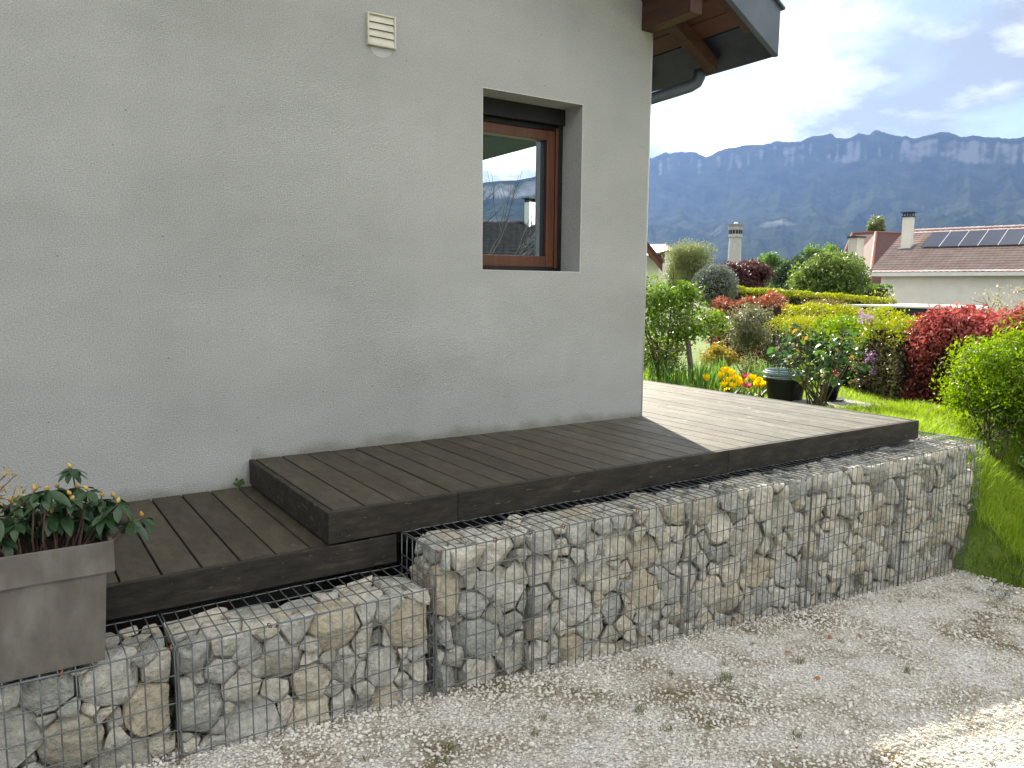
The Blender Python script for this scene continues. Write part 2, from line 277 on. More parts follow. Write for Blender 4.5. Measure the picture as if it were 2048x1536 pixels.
# ------------------------------------------------------------------ terrain
def sstep(a, b, x): t = np.clip((x-a)/(b-a), 0, 1); return t*t*(3-2*t)
def z_gravel(x, y):
    x = np.asarray(x, float)
    return -0.6425-0.0726*(np.clip(x, -9, 14)-(-3.2521))+0.0*np.asarray(y)
def z_lawn(x, y):
    x = np.asarray(x, float); y = np.asarray(y, float)
    up = -0.30+0.07*(1-sstep(2.2, 3.4, x))-0.022*np.clip(x-4.0, 0, 30)-0.01*np.clip(y-3, 0, 40)
    low = z_gravel(x, y)-0.01
    t = sstep(-1.95, -0.55, y-0.25*np.clip(x-2.6, -1, 2))
    t = t*(1-(1-sstep(1.60, 1.76, x))*(1-sstep(-0.90, -0.80, y)))
    z = low+(up-low)*t + 0.018*np.sin(2.1*x+1)*np.sin(2.7*y)
    far = sstep(40, 400, np.hypot(x, y)); z = z*(1-far)-2.2*far
    drive = (1-sstep(1.54, 1.70, x+0.06*np.sin(5*y)+0.03*np.sin(13*y)))*(1-sstep(-1.5, -1.3, y))
    z = z-0.12*drive
    under = (1-sstep(1.15, 1.3, x))*sstep(-1.46, -1.30, y)
    return z*(1-under)+(-1.35)*under*np.where(np.hypot(x, y) < 60, 1, 1)
def grid_mesh(name, xs, ys, zf, smooth=True):
    X, Y = np.meshgrid(xs, ys); Z = zf(X, Y); V = np.stack([X, Y, Z], -1).reshape(-1, 3); nx, ny = len(xs), len(ys)
    i = (np.arange(ny-1)[:, None]*nx+np.arange(nx-1)[None]).ravel()
    return arr_mesh(name, V, np.stack([i, i+1, i+nx+1, i+nx], -1), smooth)
def axis(lo, hi, step, far):
    a = list(np.arange(lo, hi+1e-6, step)); d = step; x = hi
    while x < far: d *= 1.35; x += d; a.append(x)
    d = step; x = lo
    while x > -far: d *= 1.35; x -= d; a.insert(0, x)
    return np.array(a)
M['lawn'] = mat('lawn_turf', [(0.06, 0.10, 0.014), (0.11, 0.18, 0.025), (0.16, 0.22, 0.045)], scale=3, detail=10, rough=0.9, bump=0.8, bscale=30, bdist=0.04, lo=0.3, hi=0.7)
def far_fields(m):
    nt = m.node_tree; N = nt.nodes.new; L = nt.links.new; bs = nt.nodes['Principled BSDF']; src = bs.inputs['Base Color'].links[0].from_socket
    g = N('ShaderNodeNewGeometry'); ln = N('ShaderNodeVectorMath'); ln.operation = 'LENGTH'; L(g.outputs['Position'], ln.inputs[0])
    mr = N('ShaderNodeMapRange'); L(ln.outputs['Value'], mr.inputs[0]); mr.inputs[1].default_value = 14; mr.inputs[2].default_value = 40
    mx = N('ShaderNodeMix'); mx.data_type = 'RGBA'; L(mr.outputs[0], mx.inputs[0]); L(src, mx.inputs[6]); mx.inputs[7].default_value = (0.12, 0.115, 0.08, 1); L(mx.outputs[2], bs.inputs['Base Color'])
far_fields(M['lawn'])
setp(add('lawn', grid_mesh('lawn', axis(-4, 9, 0.12, 9000), axis(-4, 8, 0.12, 9000), z_lawn), M['lawn']), kind='structure')
def gravel_mat():
    m = mat('gravel', [(0.17, 0.135, 0.075), (0.40, 0.365, 0.30), (0.60, 0.575, 0.53)], scale=3.2, detail=9, rough=0.95, lo=0.34, hi=0.60, spec=0.15)
    nt = m.node_tree; N = nt.nodes.new; L = nt.links.new; bs = nt.nodes['Principled BSDF']
    src = bs.inputs['Base Color'].links[0].from_socket; tc = N('ShaderNodeTexCoord')
    v = N('ShaderNodeTexVoronoi'); v.inputs['Scale'].default_value = 95; L(tc.outputs['Object'], v.inputs[0])
    bw = N('ShaderNodeRGBToBW'); L(v.outputs['Color'], bw.inputs[0])
    mr = N('ShaderNodeMapRange'); L(bw.outputs[0], mr.inputs[0]); mr.inputs[3].default_value = 0.6; mr.inputs[4].default_value = 1.35
    mx = N('ShaderNodeMix'); mx.data_type = 'RGBA'; mx.blend_type = 'MULTIPLY'; mx.inputs[0].default_value = 1; L(src, mx.inputs[6]); L(mr.outputs[0], mx.inputs[7]); L(mx.outputs[2], bs.inputs['Base Color'])
    b = N('ShaderNodeBump'); b.invert = True; b.inputs['Strength'].default_value = 1; b.inputs['Distance'].default_value = 0.012; L(v.outputs['Distance'], b.inputs['Height']); L(b.outputs[0], bs.inputs['Normal']); return m
M['gravel'] = gravel_mat()
def gsheet(X, Y):
    return z_gravel(X, Y)
gx = np.concatenate([np.arange(-14, -5, 0.5), np.arange(-5, 1.45, 0.1), [1.5, 1.54, 1.58, 1.62, 1.66]])
gv = grid_mesh('gravel_drive', gx, np.concatenate([np.arange(-17, -4, 0.5), np.arange(-4, -0.99, 0.1)]), gsheet)
co = np.zeros(len(gv.vertices)*3, np.float32); gv.vertices.foreach_get('co', co); co = co.reshape(-1, 3)
e = co[:, 0] > 1.65; co[e, 0] += 0.05*np.sin(5*co[e, 1])+0.03*np.sin(13*co[e, 1]); co[e, 2] -= 0.03
gv.vertices.foreach_set('co', co.ravel())
setp(add('gravel_drive', gv, M['gravel']), kind='structure')

# ------------------------------------------------------------------ mountain
def mountain():
    px = [(1180, 322), (1290, 316), (1330, 305), (1365, 302.5), (1390, 306), (1412, 313), (1436, 300), (1470, 294), (1520, 286), (1600, 279), (1640, 268), (1662, 266), (1672, 274), (1700, 271), (1718, 263), (1738, 268), (1752, 260), (1790, 267), (1812, 264), (1830, 270), (1862, 268), (1890, 265), (1925, 272), (1950, 268), (1980, 274), (2010, 277), (2048, 274), (2120, 272), (2200, 280)]
    az = []; el = []
    for u, v in px:
        d = (u-1024)/FPX*_r-(v-768)/FPX*_u+_f; az.append(math.atan2(d[0], d[1])); el.append(math.atan2(d[2], math.hypot(d[0], d[1])))
    az = np.array(az); el = np.array(el)
    A = np.concatenate([np.linspace(-math.pi+az.mean(), az[0]-0.02, 150), np.linspace(az[0], az[-1], 520), np.linspace(az[-1]+0.02, math.pi+az.mean(), 150)])
    Dk = np.array([1500, 2100, 2700, 3200, 3600, 3900, 4200, 4500, 4720, 4790, 4860, 4900, 5100, 5600, 6400])
    Fk = np.array([-0.02, 0.05, 0.2, 0.36, 0.475, 0.50, 0.60, 0.72, 0.825, 0.90, 0.985, 1.0, 0.95, 0.7, 0.2])
    Dn = np.concatenate([np.linspace(1500, 3400, 46), np.linspace(3420, 4700, 64), np.linspace(4715, 4905, 26), np.linspace(4950, 6400, 14)])
    V = np.zeros((len(A), len(Dn), 3)); K = np.zeros((len(A), len(Dn)))
    for i, a in enumerate(A):
        if a < az[0] or a > az[-1]:
            gap = min(abs(a-az[0]), abs(a-az[-1])); w = min(1, gap/0.5); w = w*w*(3-2*w)
            e0 = (el[0] if a < az.mean() else el[-1])*(1-w)+w*(R(7.0)+R(1.0)*math.sin(3*a+1)+R(0.5)*math.sin(11*a))
            e0 += R(0.25)*mnoise.noise((a*30, 0, 5))
        else: e0 = np.interp(a, az, el)+R(0.045)*mnoise.noise((a*160, 0, 1))+R(0.035)*mnoise.noise((a*420, 3, 1))
        sx, cx = math.sin(a), math.cos(a)
        for j, D in enumerate(Dn):
            wob = 110*mnoise.noise((a*14, D*0.0006, 7))+40*mnoise.noise((a*50, D*0.001, 2))
            fr = np.interp(D+wob*(1 if D < 4690 else 0.45), Dk, Fk)
            z = D*math.tan(e0*fr)
            env = max(0, min(1, (D-1700)/800))*(1 if D < 4690 else 0.35)
            rdg = 1-abs(mnoise.noise((a*26+0.3*D*0.001, D*0.0011, 3)))*2
            z += env*(34*rdg-16+15*mnoise.noise((a*75, D*0.006, 4))+6*mnoise.noise((a*240, D*0.02, 9)))
            K[i, j] = max(sstep(0.80, 0.86, fr)*(1-sstep(0.955, 0.99, fr))*(0.34+0.28*sstep(az.mean()-0.02, az.mean()+0.12, a)+0.7*mnoise.noise((a*30, D*0.006, 11))+0.8*mnoise.noise((a*170, D*0.004, 15))), 0.75*math.exp(-((fr-0.44)/0.022)**2)*(0.5+1.4*mnoise.noise((a*18, 0.3, 12))), 0.7*math.exp(-((fr-0.22)/0.06)**2)*(2.2*mnoise.noise((a*22, D*0.0015, 13))))
            V[i, j] = (CAM[0]+D*sx, CAM[1]+D*cx, z-2.0)
    n = len(Dn); ii = (np.arange(len(A)-1)[:, None]*n+np.arange(n-1)[None]).ravel()
    me = arr_mesh('mountain', V.reshape(-1, 3), np.stack([ii, ii+n, ii+n+1, ii+1], -1), True)
    m = mat('mountain_slopes', [(0.012, 0.018, 0.012), (0.026, 0.034, 0.02), (0.05, 0.052, 0.038)], scale=0.009, detail=12, rough=1, spec=0, lo=0.35, hi=0.7)
    nt = m.node_tree; N = nt.nodes.new; L = nt.links.new; bs = nt.nodes['Principled BSDF']; src = bs.inputs['Base Color'].links[0].from_socket
    at = me.attributes.new('cliff', 'FLOAT', 'POINT'); at.data.foreach_set('value', np.clip(K, 0, 1).astype(np.float32).ravel())
    ca = N('ShaderNodeAttribute'); ca.attribute_name = 'cliff'
    tc = N('ShaderNodeTexCoord'); no = N('ShaderNodeTexNoise'); no.inputs['Scale'].default_value = 0.02; no.inputs['Detail'].default_value = 8; L(tc.outputs['Object'], no.inputs[0])
    ad = N('ShaderNodeMath'); ad.operation = 'MULTIPLY_ADD'; L(no.outputs[0], ad.inputs[0]); ad.inputs[1].default_value = 1.2; L(ca.outputs['Fac'], ad.inputs[2])
    mr = N('ShaderNodeMapRange'); L(ad.outputs[0], mr.inputs[0]); mr.inputs[1].default_value = 0.95; mr.inputs[2].default_value = 1.5; mr.inputs[3].default_value = 0; mr.inputs[4].default_value = 1
    mx = N('ShaderNodeMix'); mx.data_type = 'RGBA'; L(mr.outputs[0], mx.inputs[0]); L(src, mx.inputs[6]); mx.inputs[7].default_value = (0.13, 0.13, 0.12, 1); L(mx.outputs[2], bs.inputs['Base Color'])
    setp(add('mountain', me, m), kind='structure')
mountain()

# ------------------------------------------------------------------ the house
WX0, WX1, WZ0, WZ1, WD = -1.304, -0.571, 0.977, 2.011, 0.20
house = thing('house', 'pale grey rendered house with one small wooden window facing the drive', 'house', (0, 0, -1.3))
def house_wall():
    b = MB(); xs = [-10.0, WX0, WX1, 0.0]; zs = [-1.4, WZ0, WZ1, 2.66]
    for i in range(3):
        for j in range(3):
            if i == 1 and j == 1: continue
            b.poly([(xs[i], 0, zs[j]), (xs[i+1], 0, zs[j]), (xs[i+1], 0, zs[j+1]), (xs[i], 0, zs[j+1])])
    b.poly([(-10, 0, 2.66), (0, 0, 2.66), (-5, 0, 5.39)])
    # reveals
    for a, c in (((WX0, WZ0), (WX1, WZ0)), ((WX1, WZ0), (WX1, WZ1)), ((WX1, WZ1), (WX0, WZ1)), ((WX0, WZ1), (WX0, WZ0))):
        b.poly([(a[0], 0, a[1]), (a[0], 0.34, a[1]), (c[0], 0.34, c[1]), (c[0], 0, c[1])])
    # inner face of the front wall, other walls
    for i in range(3):
        for j in range(3):
            if i == 1 and j == 1: continue
            b.poly([(xs[i], 0.34, zs[j]), (xs[i], 0.34, zs[j+1]), (xs[i+1], 0.34, zs[j+1]), (xs[i+1], 0.34, zs[j])])
    b.poly([(0, 0, -1.4), (0, 9, -1.4), (0, 9, 2.66), (0, 0, 2.66)]); b.poly([(-10, 0, -1.4), (-10, 0, 2.66), (-10, 9, 2.66), (-10, 9, -1.4)])
    b.poly([(-10, 9, -1.4), (-10, 9, 2.66), (0, 9, 2.66), (0, 9, -1.4)]); b.poly([(-10, 9, 2.66), (-5, 9, 5.39), (0, 9, 2.66)])
    me = bpy.data.meshes.new('wall'); me.from_pydata(b.V, [], b.F); me.update()
    return add('wall', me, M['stucco'], house, origin=(0, 0, 0))
house_wall()
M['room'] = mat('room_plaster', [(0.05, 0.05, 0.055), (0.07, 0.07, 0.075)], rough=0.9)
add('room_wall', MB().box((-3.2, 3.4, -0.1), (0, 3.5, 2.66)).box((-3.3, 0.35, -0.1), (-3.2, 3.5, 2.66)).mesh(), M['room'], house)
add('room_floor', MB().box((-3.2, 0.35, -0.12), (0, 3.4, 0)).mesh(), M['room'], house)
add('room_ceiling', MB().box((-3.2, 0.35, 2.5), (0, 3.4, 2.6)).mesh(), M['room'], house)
# corner bead and window beads
add('corner_bead', MB().tube([(-0.003, 0.001, -0.01), (-0.003, 0.001, 2.53)], 0.0055, 8).mesh(smooth=True), M['bead'], house)
for a, c in (((WX0, WZ0), (WX0, WZ1)), ((WX1, WZ0), (WX1, WZ1)), ((WX0, WZ0), (WX1, WZ0)), ((WX0, WZ1), (WX1, WZ1))):
    add('window_bead', MB().tube([(a[0], 0.001, a[1]), (c[0], 0.001, c[1])], 0.003, 6).mesh(), M['bead'], house)
# window
def window():
    y0, y1 = WD, WD+0.09
    fw = add('window', MB().box((WX0+0.001, y0, WZ0+0.001), (WX0+0.03, y1, WZ1-0.1)).box((WX1-0.03, y0, WZ0+0.001), (WX1-0.001, y1, WZ1-0.1)).box((WX0+0.03, y0+0.004, WZ0+0.001), (WX1-0.03, y1, WZ0+0.03)).box((WX0+0.03, y0+0.03, WZ1-0.13), (WX1-0.03, y1, WZ1-0.1)).mesh(bevel=0.003), M['blackmetal'], house, origin=(-0.94, 0.24, WZ0))
    x0, x1, z0, z1 = WX0+0.031, WX1-0.055, WZ0+0.031, WZ1-0.135; t = 0.062
    for a, c in (((x0, z0), (x0+t, z1)), ((x1-t, z0), (x1, z1)), ((x0+t, z0), (x1-t, z0+t+0.01)), ((x0+t, z1-t), (x1-t, z1))):
        add('sash_bar', boxm((a[0], y0+0.012, a[1]), (c[0], y1-0.008, c[1]), 0.005), M['redwood'], fw)
    add('glazing_bead', MB().box((x1-t-0.012, y0+0.03, z0+t), (x1-t-0.001, y1-0.02, z1-t)).mesh(), M['blackmetal'], fw)
    add('frame_bar', boxm((x1+0.002, y0+0.004, z0-0.02), (WX1-0.031, y1-0.01, z1+0.02), 0.003), M['redwood'], fw)
    g = bpy.data.materials.new('window_glass'); g.use_nodes = True; nt = g.node_tree; nt.nodes.clear(); N = nt.nodes.new; L = nt.links.new
    o = N('ShaderNodeOutputMaterial'); tr = N('ShaderNodeBsdfTransparent'); tr.inputs[0].default_value = (0.78, 0.82, 0.80, 1); gl = N('ShaderNodeBsdfGlossy'); gl.inputs['Roughness'].default_value = 0.0; gl.inputs['Color'].default_value = (0.76, 0.88, 1.0, 1)
    lw = N('ShaderNodeFresnel'); lw.inputs[0].default_value = 3.1; mx = N('ShaderNodeMixShader'); L(lw.outputs[0], mx.inputs[0]); L(tr.outputs[0], mx.inputs[1]); L(gl.outputs[0], mx.inputs[2]); L(mx.outputs[0], o.inputs[0])
    add('pane', MB().poly([(x0+t-0.01, y0+0.05, z0+t), (x1-t+0.01, y0+0.05, z0+t), (x1-t+0.01, y0+0.05, z1-t+0.01), (x0+t-0.01, y0+0.05, z1-t+0.01)]).mesh(), g, fw)
    add('shutter_box', boxm((WX0+0.001, y0-0.025, WZ1-0.1), (WX1-0.001, y1, WZ1-0.001), 0.004), M['blackmetal'], fw)
    add('inner_sill', boxm((WX0, 0.345, WZ0-0.02), (WX1, 0.60, WZ0+0.092), 0.004), M['white'], fw)
window()
# pots and flowers on the inner sill
M['bowl'] = mat('dark_bowl', [(0.01, 0.012, 0.016), (0.02, 0.022, 0.03)], rough=0.25)
M['orange'] = mat('orange_petal', [(0.7, 0.25, 0.03), (0.8, 0.42, 0.05)], scale=20, rough=0.6, trans=0.3)
for k, (x, lab) in enumerate(((-1.10, 'dark shallow bowl with orange flowers, on the sill behind the window glass'), (-0.98, 'dark shallow bowl without flowers at the middle of the window sill'), (-0.86, 'dark shallow bowl nearest the right side of the window sill'))):
    t = thing('sill_bowl', lab, 'bowl', (x, 0.45, WZ0+0.0925), 'bowls inside the window')
    add('bowl', MB().lathe((x, 0.45, WZ0+0.0932), [(0.0, 0), (0.03, 0), (0.048, 0.03), (0.052, 0.06), (0.047, 0.055), (0.03, 0.03), (0, 0.02)], 16).mesh(smooth=True), M['bowl'], t)
    if k == 0:
        rg = np.random.default_rng(5); b = MB()
        for q in range(26):
            c = np.array((x, 0.45, WZ0+0.185))+rg.normal(0, 0.025, 3); r_ = 0.012
            b.poly([c+r_*rg.normal(0, 1, 3) for _ in range(4)])
        add('flowers', b.mesh(), M['orange'], t)
        add('stems', MB().tube([(x, 0.45, WZ0+0.11), (x+0.005, 0.45, WZ0+0.18)], 0.004, 5).mesh(), M['twig'], t)
# vent
def vent():
    x0, x1, z0, z1 = -2.012, -1.852, 2.122, 2.283
    v = add('vent', MB().box((x0, -0.022, z0), (x0+0.009, -0.001, z1)).box((x1-0.009, -0.022, z0), (x1, -0.001, z1)).box((x0+0.009, -0.022, z0), (x1-0.009, -0.001, z0+0.008)).box((x0+0.009, -0.022, z1-0.008), (x1-0.009, -0.001, z1)).mesh(bevel=0.0015), M['ventp'], house, origin=(-1.93, 0, 2.2))
    add('vent_back', boxm((x0+0.01, -0.004, z0+0.009), (x1-0.01, -0.001, z1-0.009)), M['dark'], v)
    h = (z1-z0-0.016)/4
    for k in range(4):
        za = z0+0.008+k*h
        add('louvre', MB().prism([(x0+0.010, -0.019, za+0.001), (x0+0.010, -0.0165, za+0.001), (x0+0.010, -0.008, za+h-0.001), (x0+0.010, -0.0105, za+h-0.001)], (x1-x0-0.020, 0, 0)).mesh(), M['ventp'], v)
    n = 20; pts = [(-1.93+0.062*math.cos(math.pi+math.pi*k/n), -0.002, 2.118-0.048*math.sin(math.pi*k/n)) for k in range(n+1)]
    add('plaster_patch', MB().prism(pts, (0, 0.0018, 0)).mesh(), M['patch'], house)
vent()
# roof overhang
XE, YO, SL, ZU = 0.60, -0.532, 0.5477, 2.6966       # underside of barge board: z = ZU - SL*x
def zu(x): return ZU-SL*x
bx = [(-5.0, zu(-5.0)), (XE, zu(XE)), (XE, zu(XE)+0.295), (-5.0, zu(-5.0)+0.34)]
add('barge_board', MB().prism([(x, YO, z) for x, z in bx], (0, 0.04, 0)).mesh(bevel=0.003), M['greyzinc'], house)
add('barge_flashing', MB().prism([(x, YO-0.02, z) for x, z in ((-5, zu(-5)+0.341), (XE+0.02, zu(XE)+0.286), (XE+0.02, zu(XE)+0.30), (-5, zu(-5)+0.356))], (0, 0.08, 0)).mesh(), M['greyzinc'], house)
add('barge_lath', MB().prism([(x, YO+0.041, z) for x, z in ((-5, zu(-5)+0.002), (XE-0.22, zu(XE-0.22)+0.002), (XE-0.22, zu(XE-0.22)+0.03), (-5, zu(-5)+0.03))], (0, 0.05, 0)).mesh(), M['beam'], house)
pw = 0.118
for k in range(-14, 4):
    xa = k*pw; xb = xa+pw-0.006
    if xb > 0.357: break
    add('soffit_board', MB().prism([(xa, YO+0.042, zu(xa)+0.031), (xb, YO+0.042, zu(xb)+0.031), (xb, YO+0.042, zu(xb)+0.049), (xa, YO+0.042, zu(xa)+0.049)], (0, -YO-0.044 if xa < 0 else 9.0, 0)).mesh(), M['soffit'], house)
add('roof_deck', MB().prism([(-5, YO+0.045, zu(-5)+0.06), (XE-0.01, YO+0.045, zu(XE)+0.06), (XE-0.01, YO+0.045, zu(XE)+0.26), (-5, YO+0.045, zu(-5)+0.30)], (0, 9.9, 0)).prism([(-5, YO+0.045, zu(-5)+0.06), (-10.6, YO+0.045, zu(XE)+0.06), (-10.6, YO+0.045, zu(XE)+0.26), (-5, YO+0.045, zu(-5)+0.30)], (0, 9.9, 0)).mesh(), M['tile2'], house)
add('purlin', boxm((-0.104, -0.43, 2.536), (-0.002, -0.001, 2.725), 0.004), M['beam'], house)
def raf(y0, y1, x0, x1, d=0.10): return MB().prism([(x0, y0, zu(x0)+0.030-d), (x1, y0, zu(x1)+0.030-d), (x1, y0, zu(x1)+0.028), (x0, y0, zu(x0)+0.028)], (0, y1-y0, 0)).mesh(bevel=0.003)
for y in (-0.11, 0.55, 1.2): add('rafter_tail', raf(y, y+0.09, 0.004, 0.50), M['beam'], house)
# box gutter along the eave, with downpipe elbow
gz = zu(XE)
add('gutter', MB().prism([(0.350, YO+0.041, zu(0.350)+0.024), (XE-0.003, YO+0.041, zu(XE-0.003)+0.004), (XE-0.003, YO+0.041, gz+0.20), (0.585, YO+0.041, gz+0.20), (0.350, YO+0.041, zu(0.350)+0.048)], (0, 9.6, 0)).mesh(), M['gutter'], house)
pp = [(0.50, 0.05, gz+0.03), (0.50, 0.05, gz-0.02), (0.488, 0.06, gz-0.055), (0.45, 0.085, gz-0.083), (0.38, 0.13, gz-0.11), (0.14, 0.30, gz-0.20), (0.08, 0.345, gz-0.235), (0.055, 0.36, gz-0.30), (0.055, 0.36, -1.0)]
add('downpipe', MB().tube(pp, 0.04, 14).mesh(smooth=True), M['greyzinc'], house)

# ------------------------------------------------------------------ terrace decks
PB, GAP, DW = 0.1332, 0.0078, 1.0923
XL, XR, YF = -2.6505, 1.5097, -1.1223          # first gap, right end, front face of fascia
deck = thing('upper_deck', 'aged brown timber terrace wrapping round the house corner, on the gabions', 'deck', (XL, -0.5, -0.124))
rg = np.random.default_rng(1)
nb = int(round((XR-0.03-XL)/PB))
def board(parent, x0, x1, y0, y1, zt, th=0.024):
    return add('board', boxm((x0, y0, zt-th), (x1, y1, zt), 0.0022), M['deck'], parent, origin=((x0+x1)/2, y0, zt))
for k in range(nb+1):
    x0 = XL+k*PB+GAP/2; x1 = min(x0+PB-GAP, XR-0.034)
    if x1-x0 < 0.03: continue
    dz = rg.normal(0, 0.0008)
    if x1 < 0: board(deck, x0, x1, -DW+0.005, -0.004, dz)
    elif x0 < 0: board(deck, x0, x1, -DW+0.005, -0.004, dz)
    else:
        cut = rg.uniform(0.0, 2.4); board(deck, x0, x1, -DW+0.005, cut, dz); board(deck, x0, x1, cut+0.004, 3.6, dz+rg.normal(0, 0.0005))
def fas(name, parent, a, b): return add(name, boxm(a, b, 0.003), M['fascia'], parent, origin=((a[0]+b[0])/2, a[1], a[2]))
js = [XL-0.030, -2.103, -0.404, XR]
for a, c in zip(js[:-1], js[1:]): fas('fascia_board', deck, (a+0.0012, YF, -0.124), (c-0.0012, YF+0.026, 0.0015))
fas('end_board', deck, (XL-0.030, YF+0.0275, -0.1235), (XL-0.004, -0.003, 0.001))
for a, c in ((YF+0.0275, 1.2), (1.203, 3.6)): fas('end_board', deck, (XR-0.026, a, -0.1235), (XR, c, 0.001))
scr = MB().lathe((0, 0, 0), [(0, 0), (0.0042, 0), (0.0042, 0.0015), (0, 0.0015)], 8).mesh()
scr.transform(Matrix.Rotation(R(90), 4, 'X')); scr.materials.append(M['screw'])
for x in (-2.62, -2.125, -2.08, -1.62, -1.2, -0.8, -0.43, -0.38, 0.1, 0.6, 1.05, 1.47):
    for z in (-0.032, -0.092): inst('screw', scr, deck, (x+rg.normal(0, 0.004), YF-0.0003, z+rg.normal(0, 0.003)))
for y in (-1.02, -0.25):
    add('bearer', boxm((XL+0.02, y, -0.2055), (XR-0.06, y+0.06, -0.0255)), M['dark'], deck)
    for x in (-2.5, -1.5, -0.5, 0.5, 1.4): add('support_post', boxm((x-0.045, y-0.015, -1.36), (x+0.045, y+0.075, -0.206)), M['dark'], deck)
LZ = -0.1335
low = thing('lower_deck', 'dark algae stained timber step deck, one step lower, beside the planter', 'deck', (-3.5, -0.5, LZ-0.117))
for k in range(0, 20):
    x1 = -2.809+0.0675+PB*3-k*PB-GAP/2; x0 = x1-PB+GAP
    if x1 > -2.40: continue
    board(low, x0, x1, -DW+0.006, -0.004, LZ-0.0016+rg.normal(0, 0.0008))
fas('fascia_board', low, (-5.2, YF+0.002, LZ-0.117), (-4.02, YF+0.028, LZ+0.0005)); fas('fascia_board', low, (-4.018, YF+0.002, LZ-0.117), (-2.39, YF+0.028, LZ+0.0005))
for x in (-3.25, -2.86, -2.45):
    for z in (-0.03, -0.085): inst('screw', scr, low, (x, YF+0.0017, LZ+z))
for y in (-1.02, -0.25):
    add('bearer', boxm((-5.15, y, -0.353), (-2.72, y+0.06, LZ-0.0265)), M['dark'], low)
    for x in (-5.0, -4.0, -2.9): add('support_post', boxm((x-0.045, y-0.015, -1.36), (x+0.045, y+0.075, -0.3535)), M['dark'], low)

def wall_weed():
    rg = np.random.default_rng(8); q = np.array((-2.735, -0.012, LZ)); t = thing('wall_weed', 'tiny green weed growing at the foot of the wall beside the deck step', 'plant', q)
    m = mat('weed_leaf', [(0.06, 0.13, 0.03), (0.09, 0.18, 0.04)], rough=0.6, trans=0.2)
    b = MB()
    for k in range(9):
        e = q+np.array((rg.normal(0, 0.014), -abs(rg.normal(0, 0.01)), rg.uniform(0.015, 0.045))); w = 0.007
        b.poly([e+np.array((-w, 0, -w)), e+np.array((w, -0.002, -w)), e+np.array((w, 0, w)), e+np.array((-w, -0.002, w))]); b.poly([q, q+np.array((0.002, 0, 0)), e+np.array((0.001, 0, 0)), e])
    add('leaves', b.mesh(), m, t)['kind'] = 'stuff'
wall_weed()

# ------------------------------------------------------------------ gabions
GY, GB, WP = -1.4175, -1.1262, 0.0461
def power_cells(rg, lo, hi, faces, rmin, rmax):
    """pack seeds in a box; return stone point clouds that touch the given faces, and the others"""
    lo = np.array(lo); hi = np.array(hi); sz = hi-lo
    rs = np.sort(rmin+(rmax-rmin)*rg.random(2400)**2.6)[::-1]
    Pn = np.zeros((0, 3)); Rn = np.zeros(0); vol = 0; V = sz.prod()
    for r in rs:
        for _ in range(14):
            q = lo+np.minimum(0.55*r, sz*0.3)+rg.random(3)*(sz-2*np.minimum(0.55*r, sz*0.3))
            if len(Pn) == 0 or (np.linalg.norm((Pn-q), axis=1) > 0.88*(Rn+r)).all():
                Pn = np.vstack([Pn, q]); Rn = np.append(Rn, r); break
    res = []
    for i in range(len(Pn)):
        p, r = Pn[i], Rn[i]
        near = [f for f in faces if abs((lo if f[1] < 0 else hi)[f[0]]-p[f[0]]) < 0.20]
        if not near: continue
        d = np.linalg.norm(Pn-p, axis=1); idx = np.argsort(d)[1:18]
        n = Pn[idx]-p; c = 0.5*((Pn[idx]**2).sum(1)-(p**2).sum()-(Rn[idx]**2-r*r))
        l = np.linalg.norm(n, axis=1); n = n/l[:, None]; c = c/l
        for ax in range(3):
            for sgn in (-1, 1):
                nn = np.zeros(3); nn[ax] = sgn; lim = (lo if sgn < 0 else hi)[ax]
                n = np.vstack([n, nn]); c = np.append(c, sgn*lim-(0.004 if (ax, sgn) in faces else 0))
                if (ax, sgn) in near:
                    o0 = 0.004+(0.010 if ax == 2 else 0.024)*rg.random()**1.6; n0 = nn
                    for kk in range(3):
                        q = p+rg.normal(0, 0.28*r, 3); q[ax] = lim-sgn*(o0+0.010*rg.random())
                        nn = n0+rg.normal(0, (0.07 if kk == 0 else 0.17) if ax == 2 else (0.10 if kk == 0 else 0.29), 3); nn /= np.linalg.norm(nn); n = np.vstack([n, nn]); c = np.append(c, nn@q)
        k = len(c); t = TRI[k] if k in TRI else TRI.setdefault(k, np.array([(a, b, e) for a in range(k) for b in range(a+1, k) for e in range(b+1, k)]))
        A, B, E_ = n[t[:, 0]], n[t[:, 1]], n[t[:, 2]]; bc = np.cross(B, E_); det = (A*bc).sum(1); ok = np.abs(det) > 1e-4
        bc, det, t2 = bc[ok], det[ok], t[ok]; A, B, E_ = A[ok], B[ok], E_[ok]
        X = (c[t2[:, 0]][:, None]*bc+c[t2[:, 1]][:, None]*np.cross(E_, A)+c[t2[:, 2]][:, None]*np.cross(A, B))/det[:, None]
        X = X[(X@n.T <= c+1e-6).all(1)]
        if len(X) < 6: continue
        touch = [f for f in faces if (np.abs(X[:, f[0]]-(lo if f[1] < 0 else hi)[f[0]]) < 0.06).any()]
        res.append((X, touch))
    return res
TRI = {}
